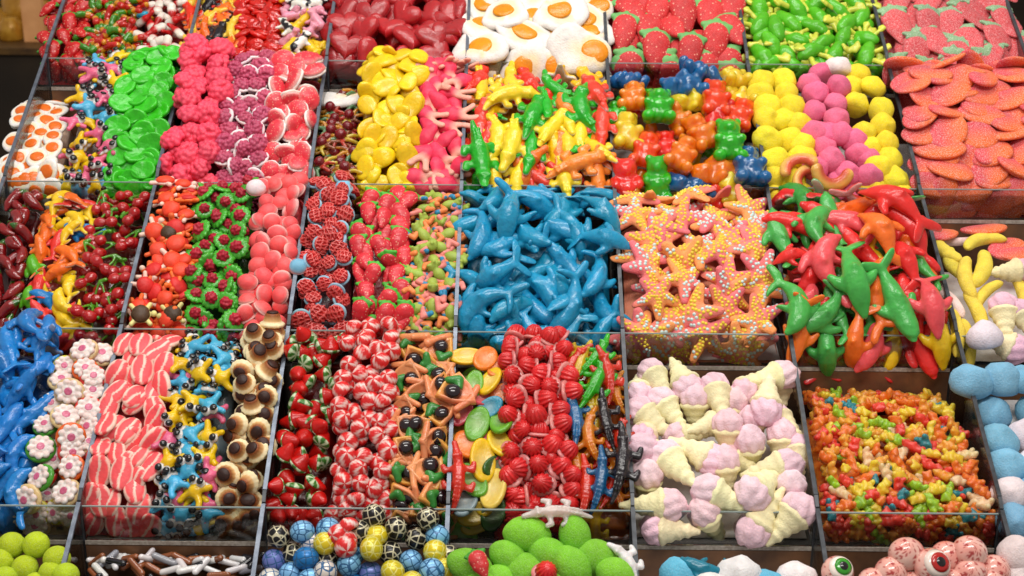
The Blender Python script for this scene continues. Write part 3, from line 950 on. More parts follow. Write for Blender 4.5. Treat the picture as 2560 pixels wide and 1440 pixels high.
def eyeball():
    def cf(c):
        v = abs(mnoise.noise(Vector((c.x * 160, c.y * 60, c.z * 160)))) < .045
        t = max(0, min(1, .5 + c.y / .026 * .4 + .5 * mnoise.noise(c * 40)))
        a, b = lin('e8cfc0'), lin('e2685c')
        q = lin('a83a38') if v else [a[k] * (1 - t) + b[k] * t for k in range(3)]
        return (*q, 1)
    b = sphere_mesh('ball', .0245, M['hard'], None, 48, 28); finish(b, M['hard'], cf)
    # a facing kind carries white, iris and pupil on the front
    ir = lathe('iris', [(.99, 0), (1, .06), (.7, .22), (0, .26)], M['hard'], n=20); xform(ir, 1, lambda c: Vector((c.x * .0135, c.y * .0135, .0474 + c.z * .014)))
    pu = lathe('pupil', [(1, 0), (.8, .12), (0, .16)], M['hard'], n=16); xform(pu, 1, lambda c: Vector((c.x * .007, c.y * .007, .0505 + c.z * .012)))
    wc = lathe('white', [(.95, -.16), (1, 0), (.8, .3), (.4, .44), (0, .47)], M['hard'], n=28); xform(wc, 1, lambda c: Vector((c.x * .0196, c.y * .0196, .0402 + c.z * .0196)))
    return b, ir, pu, wc


eb, ir, pu, wc = eyeball()
kind('eyeball_gum', [[('ball', eb, None)]], .05, 'gum ball', 'eyeball_gum')
kind('red_eyeball', [[('ball', eb, None), ('white', wc, 'e8dcd0'), ('iris', ir, 'b01a12'), ('pupil', pu, '0c0808')]], .05, 'gum ball', 'eyeball_gum')
kind('green_eyeball', [[('ball', eb, None), ('white', wc, 'e8dcd0'), ('iris', ir, '2f8a1c'), ('pupil', pu, '0c0808')]], .05, 'gum ball', 'eyeball_gum')
kind('liquorice_rod', [[('rod', blob('rod', chain([(0, -.4, .15, .15), (0, .4, .15, .15)]), M['hard'], .05, 1, None, .038), None)]], .01, 'coated sweet')
kind('blue_jewel', [[('jewel', pillow('jewel', ell(.014, .011, 12), lens_layers(.01), M['jelly']), None)]], .01, 'jelly jewel')

# ------------------------------------------------------------------ placing
REC = []          # (object, base label, strip id, layer)


def put(kd, Mw, colhex, base, sid, layer, grp, cat=None):
    k = K[kd]; parts = rnd.choice(k['variants'])
    root = None
    j = rnd.uniform(.9, 1.08); jh = [rnd.uniform(.96, 1.04) for _ in range(3)]
    for n, me, pc in parts:
        o = bpy.data.objects.new(k['name'] if root is None else n, me); COL.objects.link(o)
        c = lin(pc or colhex)
        o.color = (*[min(1, c[q] * j * jh[q]) for q in range(3)], 1)
        if root is None:
            o.matrix_world = Mw @ Matrix.Diagonal((rnd.uniform(.93, 1.06), rnd.uniform(.93, 1.06), rnd.uniform(.93, 1.06), 1)); root = o; o['category'] = cat or k['cat']; o['group'] = grp
        else:
            o.parent = root
    REC.append((root, base, sid, layer, Mw.translation.copy()))
    return root


class Prof:
    def __init__(s, row, yt, xm, hf=.055, bulge=.012, vb=.10, vf=.93):
        s.row = row
        Y = rowY(row, vb); d = ray(xm, yt); hb = max(.012, CAMZ + d.z * Y / d.y - floorZ(row, vb)); s.hb = hb
        P = []
        zb = floorZ(row, vb) + hb; zf = floorZ(row, vf) + hf
        P.append((rowY(row, .01), zb - max(.008, hb * .18)))
        for k in range(15):
            t = k / 14; v = vb * (1 - t) + vf * t
            P.append((rowY(row, v), max(floorZ(row, v) + .008, zb * (1 - t) + zf * t + bulge * 4 * t * (1 - t))))
        P += [(rowY(row, .962), floorZ(row, .962) + hf * .78), (rowY(row, .975), floorZ(row, .975) + hf * .4), (rowY(row, .98), floorZ(row, .98) + .003)]
        s.P = P; s.S = [0]
        for a, b in zip(P, P[1:]): s.S.append(s.S[-1] + math.dist(a, b))

    def at(s, q):
        q = max(0, min(s.S[-1] - 1e-6, q))
        for k in range(len(s.P) - 1):
            if q <= s.S[k + 1]:
                t = (q - s.S[k]) / (s.S[k + 1] - s.S[k]); a, b = s.P[k], s.P[k + 1]
                return (a[0] + (b[0] - a[0]) * t, a[1] + (b[1] - a[1]) * t), k
        return s.P[-1], len(s.P) - 2

    def normal(s, q):
        a, _ = s.at(q - .022); b, _ = s.at(q + .022)
        t = Vector((0, a[0] - b[0], a[1] - b[1])).normalized()      # up the slope
        return t, Vector((1, 0, 0)).cross(t)

    def hit(s, x, y):
        d = ray(x, y); best = None
        for k, (a, b) in enumerate(zip(s.P, s.P[1:])):
            ey, ez = b[0] - a[0], b[1] - a[1]
            det = d.y * -ez + d.z * ey
            if abs(det) < 1e-9: continue
            ry, rz = a[0], a[1] - CAMZ
            t = (ry * -ez + rz * ey) / det; u = (d.y * rz - d.z * ry) / det
            if -1e-6 <= u <= 1 + 1e-6 and t > 0 and (best is None or t < best[0]): best = (t, s.S[k] + u * (s.S[k + 1] - s.S[k]))
        if best is None:                                            # ray passes above the heap: use its nearest crest
            Y = s.P[1][0]; t = Y / d.y
            if y > 1000 and (CAMZ + d.z * t) < s.P[-1][1]: return d.x * s.P[-1][0] / d.y, s.S[-1]
            return d.x * t, s.S[1]
        return d.x * best[0], best[1]


def frame(p, q, x, lift, ang, lean, roll):
    t, n = p.normal(q); (yy, zz), _ = p.at(q)
    B = Matrix((Vector((1, 0, 0)), t, n)).transposed()
    Rm = B @ Matrix.Rotation(R(lean), 3, 'X') @ Matrix.Rotation(R(roll), 3, 'Y') @ Matrix.Rotation(R(ang), 3, 'Z')
    return Vector((x, yy, zz)) + n * lift, Rm


SID = [0]


def pick(cols):
    r = rnd.uniform(0, sum(c[2] for c in cols))
    for c in cols:
        r -= c[2]
        if r <= 0: return c
    return cols[-1]


def mound(p, xs, off, colhex, mat, what):
    """the buried bulk of a heap: lumpy, closed down to the tray floor"""
    n = max(4, int(len(p.P))); m = 14; V = []; Fc = []
    qs = [p.S[-1] * k / 23 for k in range(24)]
    for side in (0, 1):
        for q in qs:
            (yy, zz), _ = p.at(q); t, nn = p.normal(q)
            f = q / p.S[-1]
            x0 = xs[0] * (1 - f) + xs[2] * f; x1 = xs[1] * (1 - f) + xs[3] * f
            for k in range(m + 1):
                u = k / m; x = x0 + (x1 - x0) * u
                if side == 0:
                    e = .012 * (max(0, abs(u - .5) * 2 - .7) / .3) ** 2
                    o = Vector((x, yy, zz)) - nn * (off + e + .006 * (1 + mnoise.noise(Vector((x * 70, q * 70, 3)))))
                else:
                    o = Vector((x, yy, 0))
                v_ = (o.y - rowY(p.row, 0)) / (rowY(p.row, 1) - rowY(p.row, 0))
                v_ = max(0.005, min(.985, v_)); o.y = rowY(p.row, v_)
                fz = floorZ(p.row, v_) + .001
                o.z = fz if side else max(fz + .001, o.z)
                V.append(o)
    A = len(qs); st = m + 1
    for b, inv in ((0, 0), (A * st, 1)):
        for a in range(A - 1):
            for k in range(m):
                f_ = (b + a * st + k, b + (a + 1) * st + k, b + (a + 1) * st + k + 1, b + a * st + k + 1)
                Fc.append(f_[::-1] if inv else f_)
    for a in range(A - 1):
        for k in (0, m):
            Fc.append((a * st + k, (a + 1) * st + k, A * st + (a + 1) * st + k, A * st + a * st + k))
    for k in range(m):
        for a in (0, A - 1):
            Fc.append((a * st + k, a * st + k + 1, A * st + a * st + k + 1, A * st + a * st + k))
    me = mesh('heap', V, Fc, M[mat])
    o = link('buried_sweets', me); o.color = (*lin(colhex), 1); o['kind'] = 'stuff'
    o['label'] = 'packed mass of ' + what + ' deep inside the heap'; o['category'] = 'candy heap'
    return o


def strip(row, kd, px, yt, d, cols, desc, ang=0, spread=180, lean=0, tilt=14, hf=.055, bulge=.012, layers=2, asp=1.0, scale=(.92, 1.08), fill=True, fillmat=None, what=None, vb=.10, p=None, fillcol=None, sub=.62, avoid=None):
    SID[0] += 1; sid = SID[0]; k = K[kd if isinstance(kd, str) else kd[0]]
    xm = (px[0] + px[1]) / 2
    p = p or Prof(row, yt, xm, hf, bulge, vb)
    (yb_, zb_), _ = p.at(p.S[1]); (yf_, zf_), _ = p.at(p.S[15])
    X = [d_.x * yy / d_.y for d_, yy in ((ray(px[0], yt), yb_), (ray(px[1], yt), yb_))]
    gyy = project((0, yf_, zf_))[1]
    X += [ray(px[2], gyy).x * yf_ / ray(px[2], gyy).y, ray(px[3], gyy).x * yf_ / ray(px[3], gyy).y]
    th = k['thick']; L = p.S[-1]
    if fill:
        mound(p, X, th * (layers - .35) + .004, fillcol or cols[0][1], fillmat or ('gummy'), what or desc)  # fillcol is mostly a deepened tone: shade between the sweets painted in
    for ly in range(layers):
        pts = [(a, b) for a, b in (avoid or [])] if ly == 0 else []
        d0 = d * .86; dd = d0 * (1 if ly == 0 else 1.05); fails = 0
        n0 = len(pts)
        while fails < 700 and len(pts) - n0 < 330:
            q = rnd.uniform(.004, L - .004); f = q / L
            x0 = X[0] * (1 - f) + X[2] * f; x1 = X[1] * (1 - f) + X[3] * f
            x = rnd.uniform(x0 + d * .3, x1 - d * .3) if x1 - x0 > d else (x0 + x1) / 2
            if all(((x - a) ** 2 + ((q - b) * asp) ** 2) > dd * dd for a, b in pts):
                pts.append((x, q)); fails = 0
                kk = kd if isinstance(kd, str) else rnd.choices(kd, kdw.get(tuple(kd)))[0]
                cn, hx, _ = pick(cols)
                lift = -th * sub * ly + rnd.uniform(-.18, .28) * th
                if q > p.S[15] - .005: lift = min(lift, -th * .75)
                a_ = ang + rnd.uniform(-spread, spread)
                front = q > p.S[15]
                P_, Rm = frame(p, q, x, lift, a_, lean * (0 if front else 1) + rnd.gauss(0, tilt * (.4 if front else 1)), rnd.gauss(0, tilt * (.4 if front else 1)))
                s = rnd.uniform(*scale)
                put(kk, Matrix.Translation(P_) @ Rm.to_4x4() @ Matrix.Scale(s, 4), hx, (cn + ' ' + desc).strip(), sid, ly, desc_group(desc))
            else:
                fails += 1
    return p, X


kdw = {}


def desc_group(d):
    return d if len(d.split()) <= 12 else ' '.join(d.split()[:12])


def hand(row, kd, zoom, items, cols, desc, p=None, yt=0, xm=1280, hf=.055, bulge=.012, lean=0, tilt=7, vb=.1, fit=0.0):
    """sweets set one by one on the heap surface; zoom = (x0, y0, scale) of the notes they were read from"""
    SID[0] += 1; sid = SID[0]
    p = p or Prof(row, yt, xm, hf, bulge, vb); out = []
    for it in items:
        u, v, a, cn = it[:4]; s = it[4] if len(it) > 4 else 1; lf = it[5] if len(it) > 5 else 0
        kk = it[6] if len(it) > 6 else (cols[cn][1] if isinstance(cols[cn], tuple) else kd)
        hx = cols[cn][0] if isinstance(cols[cn], tuple) else cols[cn]
        x, y = zoom[0] + u / zoom[2], zoom[1] + v / zoom[2]
        th = K[kk]['thick']; s *= rnd.uniform(.97, 1.04)
        j = (lf * th + rnd.uniform(-.1, .25) * th, a + rnd.uniform(-6, 6), lean + (it[7] if len(it) > 7 else 0) + rnd.gauss(0, tilt), rnd.gauss(0, tilt))
        tx, ty = x, y
        for _ in range(3):                                          # its middle, not its underside, sits where it was read
            X_, q = p.hit(tx, ty); P_, Rm = frame(p, q, X_, *j)
            cx, cy = project(P_ + Rm @ Vector((0, 0, th * s * .5))); tx += x - cx; ty += y - cy
        put(kk, Matrix.Translation(P_) @ Rm.to_4x4() @ Matrix.Scale(s, 4), hx, (cn.replace('_', ' ') + ' ' + desc).strip(), sid, 0, desc_group(desc))
        out.append((X_, q))
    return p, out


C = lambda **kw: [(n.replace('_', ' '), h, w_) for n, (h, w_) in kw.items()]
A_, B_, C_, D_, E_ = 0, 1, 2, 3, 4

# ================================================================== row A (furthest back)
strip(A_, 'strawberry', (112, 232, 105, 235), -40, .036, C(red=('c01a1c', 1)), 'gummy strawberry with green leaf in the far left tray', 0, 40, tilt=16, what='red strawberries')
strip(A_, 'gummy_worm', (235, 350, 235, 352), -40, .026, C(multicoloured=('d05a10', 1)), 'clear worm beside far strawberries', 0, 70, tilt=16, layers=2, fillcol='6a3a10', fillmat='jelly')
strip(A_, 'bottle_gummy', (358, 462, 355, 462), -40, .034, C(red_and_white=('c01818', 1)), 'bottle gummy at the far left', 0, 180, tilt=20, fillcol='a01818')
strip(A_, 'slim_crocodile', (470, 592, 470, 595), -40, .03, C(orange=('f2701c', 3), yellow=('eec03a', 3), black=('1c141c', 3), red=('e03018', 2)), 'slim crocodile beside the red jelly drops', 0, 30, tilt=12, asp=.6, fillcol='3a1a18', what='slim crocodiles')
strip(A_, 'lip_disc', (592, 705, 592, 705), -40, .026, C(bright_red=('e0180c', 1)), 'glossy jelly drop beside animal gummies', 0, 180, tilt=24)
kdw[('spotted_cow', 'animal_gummy')] = [1, 1.6]
strip(A_, ('animal_gummy',), (706, 812, 706, 812), -40, .036, C(yellow=('eec41e', 2), pink=('e89ab0', 3)), 'animal gummy beside the grey divider', 0, 180, tilt=18, fillcol='c07080', what='animal gummies')
hand(A_, 'spotted_cow', (0, 0, 3.0), [(2250, 30, 60, 'black_and_white', 1, .5), (2160, 200, 30, 'black_and_white', 1, .5), (2240, 330, -40, 'black_and_white', 1, .5), (2350, 20, -60, 'black_and_white', 1, .5)], dict(black_and_white='ece6de'), 'spotted cow gummy in the second far tray', yt=-40, xm=760)
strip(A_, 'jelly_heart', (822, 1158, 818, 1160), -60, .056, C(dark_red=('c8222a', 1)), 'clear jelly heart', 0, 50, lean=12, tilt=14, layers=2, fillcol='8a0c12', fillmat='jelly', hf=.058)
pA3 = Prof(A_, -60, 1335, .05, .015)
strip(A_, 'fried_egg', (1172, 1500, 1172, 1500), -60, .075, C(white=('efe6e0', 1)), 'large fried egg sweet lying under others', 0, 180, tilt=10, layers=1, p=pA3, fillcol='d8b080', fillmat='foam', what='fried egg sweets')
hand(A_, 'fried_egg', (800, 0, 3.0), [(1200, 0, 0, 'white', .9), (1390, 95, 40, 'white', 1, .9), (1545, 260, -30, 'white', 1.05, 1.0), (1820, 85, 20, 'white', 1.05, 1.0), (2010, 150, 70, 'white', .85, .5), (1195, 350, 160, 'white', 1, .8), (1945, 380, -15, 'white', 1.05, 1.0), (1600, 0, 100, 'white', .9, .5), (1530, 530, 60, 'white', .9, .3), (1760, 510, 10, 'white', .9, .2), (2030, 560, 130, 'white', .85, 0), (1200, 530, 40, 'white', .8, 0)], dict(white='efe6e0'), 'large fried egg sweet with orange yolk', p=pA3, lean=0, tilt=10)
strip(A_, 'large_strawberry', (1518, 1848, 1518, 1850), -60, .058, C(red=('cc2224', 1)), 'large sugar-dusted strawberry with pale green leaf', 5, 28, lean=3, tilt=9, asp=.85)
strip(A_, 'frog', (1868, 2160, 1872, 2195), -60, .046, C(green=('5cbc20', 1)), 'gummy frog with yellow limbs', 0, 60, tilt=14, fillcol='a8b82a', what='green frogs')
strip(A_, 'sour_strawberry', (2205, 2530, 2220, 2550), -60, .058, C(dull_red=('ce4046', 1)), 'flat sour strawberry in heavy sugar', 0, 35, lean=-2, tilt=9, asp=.9, fillmat='sugar')
hand(A_, 'blue_jewel', (80, 0, 6.095), [(1600, 40, 0, 'blue'), (1680, 220, 0, 'blue'), (1450, 90, 40, 'blue'), (1280, 30, 60, 'blue')], dict(blue='1a9ac0'), 'shiny jelly jewel among the gummy worms', yt=-40, xm=300, tilt=15)

# ================================================================== row B
strip(B_, 'mini_egg', (48, 165, 12, 150), 262, .034, C(white=('f0e4da', 1)), 'small fried egg gummy below the strawberries', -25, 25, lean=14, tilt=8, layers=2, asp=.95, fillmat='matte', fillcol='e8c8b0')
strip(B_, 'eyed_gummy', (215, 318, 145, 290), 150, .038, C(yellow=('f0c410', 4), pink=('e86c90', 3), blue=('52aed6', 2)), 'star-shaped gummy with black eyes beside green discs', 0, 180, tilt=20, fillcol='8a7060', what='star-shaped gummies')
strip(B_, 'green_disc', (318, 450, 262, 400), 128, .036, C(green=('3ac41e', 1)), 'shiny jelly disc', 20, 40, lean=14, tilt=15, layers=2, asp=1.1, fillcol='1f8a10')
strip(B_, 'raspberry', (462, 580, 415, 552), 118, .038, C(coral_red=('ea4862', 1)), 'big raspberry gummy', 0, 180, tilt=28, fillcol='b0203a')
strip(B_, 'base_raspberry', (575, 685, 545, 665), 148, .031, C(wine_red=('b84a68', 1)), 'raspberry gummy on a pale base', 0, 180, lean=14, tilt=32, fillcol='7a2a40', what='wine red raspberries')
strip(B_, 'rimmed_strawberry', (682, 802, 662, 772), 148, .037, C(pinkish_red=('e23a48', 1)), 'strawberry gummy with white rim', 0, 180, lean=14, tilt=30, fillcol='b84a50', what='rimmed strawberries')
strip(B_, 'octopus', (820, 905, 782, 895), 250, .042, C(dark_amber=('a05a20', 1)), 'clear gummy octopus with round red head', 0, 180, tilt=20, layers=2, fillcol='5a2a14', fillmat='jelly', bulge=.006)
strip(B_, 'banana_chip', (915, 1065, 895, 1035), 132, .037, C(yellow=('f8d018', 1)), 'curled fruit gummy between octopuses and pink forks', 70, 60, lean=10, tilt=18, layers=2, bulge=.02, fillcol='c08a08', what='yellow fruit gummies')
strip(B_, 'forked_gummy', (1060, 1160, 1030, 1160), 158, .037, C(pink=('e8385a', 1)), 'forked gummy with pale prongs', 20, 70, tilt=15, layers=2, fillcol='c03a50')
pB3 = Prof(B_, 205, 1340, .06, .016)
strip(B_, 'crocodile', (1170, 1508, 1165, 1528), 205, .066, C(yellow=('f0bc0c', 6), orange=('f2761c', 2), red=('e8301c', 3), green=('1e9a1c', 1)), 'oiled crocodile half hidden in the heap', 0, 30, tilt=10, layers=1, p=pB3, fillcol='d89a10', what='crocodiles', asp=.6)
hand(B_, 'crocodile', (800, 0, 3.0), [
    (1205, 640, 185, 'yellow'), (1250, 740, 100, 'orange', .8), (1430, 640, 5, 'yellow'), (1420, 690, -72, 'yellow', 1.05, 1.0), (1190, 990, 0, 'red'),
    (1205, 1170, 195, 'green', 1.05, 1.1), (1340, 1010, 182, 'yellow', 1, .4), (1445, 1050, 170, 'yellow', 1.1, .9), (1600, 850, -15, 'green', 1.05, 1.0), (1585, 1100, 178, 'green', .9, .7),
    (1700, 790, 190, 'green', .7, .9), (1760, 660, 40, 'green', .8, .7), (1560, 740, 80, 'red', .8), (1830, 790, 15, 'orange', .9, .5), (1870, 860, 165, 'yellow', .9, .7), (1960, 800, 12, 'green', 1.05, 1.1),
    (2060, 680, 10, 'red', 1, .9), (2115, 900, 175, 'red', .95, .8), (1730, 960, -30, 'yellow', .95, .6), (1860, 1070, 5, 'yellow', .9, .4), (1950, 1010, -10, 'yellow', .9, .5), (2065, 1110, 40, 'yellow', .9, .5),
    (1990, 1080, 150, 'green', .7, .2), (1560, 1190, 8, 'red', .9, .2), (1790, 1120, 0, 'orange', .9, .2), (1940, 1210, -72, 'orange', 1, .9), (1830, 1310, 5, 'yellow', .95), (2085, 1330, 10, 'orange', .9, .1),
    (1310, 1330, 5, 'yellow', .9), (1480, 1350, 175, 'yellow', .9), (1660, 1350, 60, 'red', .8), (1270, 850, 60, 'green', .6)],
    dict(yellow='f8d42a', orange='fa8a2c', red='f2422c', green='1eb022'), 'oiled crocodile below the fried eggs', p=pB3, tilt=9)
pB4 = Prof(B_, 225, 1700, .05, .012)
hand(B_, 'gummy_bear', (1500, 0, 2.415), [
    (160, 510, 60, 'dark_blue', .9), (200, 580, -5, 'orange', 1, .3), (355, 640, 0, 'green', 1.05, .5), (505, 510, 95, 'dark_blue', 1, .3), (610, 440, -75, 'dark_blue', .95, .5), (700, 590, 0, 'orange_red', 1.05, .4), (800, 490, 10, 'yellow', .95),
    (830, 600, 30, 'yellow', .95), (165, 790, 0, 'yellow', 1.05, .2), (550, 610, 100, 'yellow', .9), (470, 720, 20, 'orange', .95), (610, 800, 25, 'orange', 1.05, .2), (850, 690, -20, 'orange_red', .9), (780, 850, 0, 'green', 1.05, .6), (280, 900, -10, 'orange_red', 1, .1),
    (500, 930, -25, 'orange', 1.05, .2), (700, 1040, 110, 'orange', 1.1, .1), (345, 1100, 0, 'green', 1, .2), (160, 1120, 5, 'red', 1.05), (900, 1000, 5, 'dark_blue', 1.1, .2), (550, 1120, 80, 'dark_blue', .9, -.1), (800, 1180, 20, 'yellow', .9), (95, 690, 10, 'green', .8), (390, 880, 0, 'red', .8, -.3),
    (690, 1190, 100, 'red', .9, -.2), (170, 1230, 0, 'red', .9), (440, 1200, 60, 'yellow', .8, -.3), (700, 700, 160, 'red', .9, -.2)],
    dict(dark_blue='1064a0', orange='ff8618', orange_red='ff4c18', green='2cb41c', yellow='ffd02c', red='fa3024'), 'clear gummy bear in the white-lined tray', p=pB4, lean=4, tilt=9)
strip(B_, 'gummy_bear', (1540, 1870, 1545, 1900), 225, .078, C(orange=('ff8618', 2), red=('fa3024', 2), yellow=('ffd02c', 1.5), green=('2cb41c', .6)), 'clear gummy bear sunk below the others', 0, 180, tilt=15, layers=1, fill=False, p=Prof(B_, 262, 1700, .02, .0))
pB5 = Prof(B_, 190, 2060, .062, .016)
Z3 = (1500, 0, 2.415)
hand(B_, 'foam_drop', Z3, [(x, y, rnd.uniform(0, 360), 'yellow', rnd.uniform(.92, 1.08), -.35) for x, y in (
    (975, 490), (1105, 490), (965, 565), (1115, 555), (1000, 630), (1155, 640), (1010, 720), (1110, 730), (1205, 740), (1010, 840), (1130, 845), (1220, 870), (1060, 960), (1215, 965), (1055, 1070), (1075, 1190),
    (1560, 430), (1520, 520), (1650, 520), (1550, 625), (1690, 655), (1590, 790), (1715, 755), (1730, 850), (1640, 890), (1745, 950), (1690, 1010), (1785, 1090), (1650, 1160), (1800, 1190), (1160, 1080), (1200, 1190))]
    + [(x, y, rnd.uniform(0, 360), 'pink', rnd.uniform(.9, 1.05), -.3) for x, y in (
    (1330, 430), (1265, 500), (1440, 520), (1300, 570), (1410, 630), (1300, 680), (1430, 715), (1300, 795), (1380, 825), (1460, 800), (1530, 840), (1370, 890), (1400, 965), (1560, 930), (1610, 970), (1300, 1010), (1630, 1065), (1500, 1050), (1420, 1110), (1330, 1180), (1480, 1190))]
    + [(1435, 400, 0, 'white', .95, -.1)], dict(yellow='eed62a', pink='e2688c', white='ecdcd8'), 'round marshmallow in the tray of yellow and pink drops', p=pB5, tilt=28)
hand(B_, 'peach_slice', Z3, [(1190, 990, 20, 'orange_pink', 1, 2.2), (1400, 1090, 170, 'orange_pink', 1.15, 2.0), (1230, 1090, 60, 'orange_pink', .9, 1.6)], dict(orange_pink='d8583c'), 'peach slice lying on the round marshmallows', p=pB5)
strip(B_, 'peach_disc', (2235, 2600, 2300, 2660), 165, .062, C(coral_pink=('d23c48', 1)), 'sugared peach oval at far right', 20, 55, lean=-13, tilt=13, layers=2, asp=1.25, hf=.06, bulge=.02, fillmat='sugar')
hand(B_, 'fried_egg', (800, 0, 3.0), [(190, 735, 30, 'white', .8, -.3)], dict(white='efe6e0'), 'fried egg sweet sticking out behind the octopuses', yt=240, xm=860)

# ================================================================== row C
strip(C_, 'chilli', (20, 95, -60, 60), 482, .036, C(dark_red=('8e1216', 1)), 'glossy gummy chilli with green cap', 0, 60, tilt=18, layers=2, fillcol='4a0a0c', fillmat='jelly')
strip(C_, 'shark', (112, 240, 50, 190), 500, .042, C(red=('e0342c', 3), orange=('f2701c', 3), yellow=('eec41e', 3), blue=('1a80c0', 1.4), green=('5cb41c', 1.6)), 'small gummy shark with white belly', 0, 70, tilt=18, layers=2, fillcol='b03020', what='small gummy sharks')
strip(C_, 'cherry_pair', (240, 368, 180, 312), 500, .043, C(deep_red=('b81418', 1)), 'gummy cherry pair with green stem', 0, 60, tilt=18, layers=2, fillcol='6a0a0a', fillmat='jelly')
kdw[('turtle', 'pale_turtle')] = [3, 1]
strip(C_, ('turtle', 'pale_turtle'), (402, 488, 322, 470), 462, .036, C(orange=('e8482a', 3), red=('d22a26', 2)), 'gummy turtle with domed shell', 0, 60, tilt=20, layers=2, fillcol='b83018', what='gummy turtles')
hand(C_, 'brown_turtle', (0, 420, 3.273), [(1150, 1190, -80, 'brown', 1, .6), (1410, 1190, 100, 'brown', 1, .4), (1380, 520, 40, 'brown', .9, 0)], dict(brown='4a3420'), 'turtle with yellow legs among orange turtles', yt=462, xm=440)
strip(C_, 'frilled_raspberry', (490, 640, 465, 600), 462, .034, C(dark_red=('a81a30', 1)), 'raspberry gummy on a frilled green base', 0, 180, tilt=22, lean=14, layers=2, fillcol='2a6a1c', what='frilled raspberries')
strip(C_, 'pink_dome', (645, 760, 598, 718), 445, .029, C(salmon_red=('f05a5c', 1)), 'smooth jelly dome', 0, 180, lean=12, tilt=24, layers=2, fillcol='c83a40')
hand(C_, 'pink_dome', (0, 420, 3.273), [(2095, 150, 0, 'white', 1.05, .5)], dict(white='eadcd8'), 'upturned jelly dome at the top of the pink domes', yt=445, xm=700)
strip(C_, 'brain', (778, 880, 735, 872), 455, .031, C(red=('c82a2a', 1)), 'swirled brain gummy with pale blue underside', 0, 180, lean=16, tilt=22, layers=2, fillcol='6a3038', what='brain gummies')
hand(C_, 'pink_dome', (700, 420, 2.977), [(470, 125, 30, 'pale_blue', .85, .1), (135, 725, 0, 'pale_blue', 1.0, .2)], dict(pale_blue='7ab8d0'), 'upturned brain gummy showing its underside', yt=455, xm=820)
strip(C_, 'ribbed_strawberry', (895, 1035, 870, 1020), 488, .036, C(coral_red=('d8303c', 1)), 'strawberry gummy with green cap beside brains', 0, 45, lean=10, tilt=16, layers=2, fillcol='b02a34', what='coral strawberries', bulge=.018)
strip(C_, 'tree_frog', (1040, 1150, 1025, 1142), 508, .034, C(pale_green=('9cb048', 1)), 'tree frog gummy with coloured limbs', 0, 180, tilt=20, layers=2, fillcol='8a7a40', what='tree frogs')
strip(C_, 'blue_dolphin', (1172, 1520, 1162, 1532), 498, .054, C(turquoise_blue=('1c96c0', 1)), 'wet gummy dolphin in the square middle heap', 180, 75, tilt=17, layers=2, hf=.06, bulge=.022, fillcol='14789c', what='turquoise dolphins', asp=.75)
strip(C_, 'starfish', (1555, 1905, 1568, 1950), 512, .068, C(pink_and_orange=('ec747a', 1)), 'starfish gummy with yellow and blue pearls', 0, 180, lean=4, tilt=14, layers=2, hf=.06, bulge=.02, fillmat='foam', fillcol='e89070', what='starfish')
pC5 = Prof(C_, 510, 2130, .062, .022)
Z6 = (1900, 440, 2.571)
strip(C_, 'dolphin', (1958, 2250, 2012, 2345), 510, .06, C(red=('dc2c2c', 3), green=('3c9a3c', 2), orange=('f2661c', 1)), 'gummy dolphin half hidden in the heap', 0, 60, tilt=10, layers=2, p=pC5, fillcol='b83028', what='bright dolphins', asp=.7, fillmat='gummy')
hand(C_, 'dolphin', Z6, [
    (350, 300, -8, 'green', 1, 1.0), (470, 290, 10, 'green', .95, .4), (240, 300, 60, 'red', .85, .5), (140, 400, 20, 'green', .9, .3), (405, 560, 0, 'pinkish_red', 1.05, 1.0), (590, 650, 190, 'green', 1.2, .9), (250, 790, 192, 'green', 1.05, .9), (220, 520, 90, 'red', .6, .7),
    (420, 890, 130, 'green', .95, .8), (775, 390, 18, 'orange', 1.1, .8), (740, 740, -2, 'orange', 1.05, .7), (690, 350, 12, 'yellow', .9, .5), (590, 280, 60, 'pinkish_red', .95, .7), (880, 200, 40, 'red', 1.15, 1.0), (1000, 340, 28, 'red', 1.05, .6), (850, 300, -120, 'green', .75, -.1),
    (880, 790, 200, 'green', 1.15, 1.1), (1085, 820, 188, 'pinkish_red', 1.05, .7), (930, 560, 15, 'red', 1, .3), (680, 490, 40, 'red', .85, .4), (265, 1000, 165, 'orange', .85, .5), (420, 1090, 180, 'green', .95, -.2), (610, 1040, 180, 'orange', .95, .0), (740, 1040, 170, 'pinkish_red', .95, -.1),
    (870, 1060, 182, 'yellow', .85, -.2), (1010, 1060, 205, 'red', .95, -.2), (1140, 1030, 180, 'yellow', .95, -.1), (1030, 560, 20, 'green', .8, .2), (500, 880, 10, 'green', .8, .1), (960, 780, 20, 'red', .85, .2), (330, 760, 150, 'pinkish_red', .75, .3)],
    dict(green='4cae50', red='ee3430', pinkish_red='f05a60', orange='fa7828', yellow='f2cc20'), 'gummy dolphin with pale belly in the bright mixed tray', p=pC5, tilt=9)
pC6 = Prof(C_, 605, 2480, .05, .012)
hand(C_, 'peach_disc', Z6, [(1180, 270, 70, 'coral_pink', .95, .8), (1440, 325, 25, 'coral_pink', 1, 1.6), (1590, 470, 40, 'coral_pink', .95, .2), (1660, 500, 10, 'coral_pink', .9, .6)], dict(coral_pink='d8404a'), 'sugared peach oval among the yellow marshmallow bananas', p=pC6)
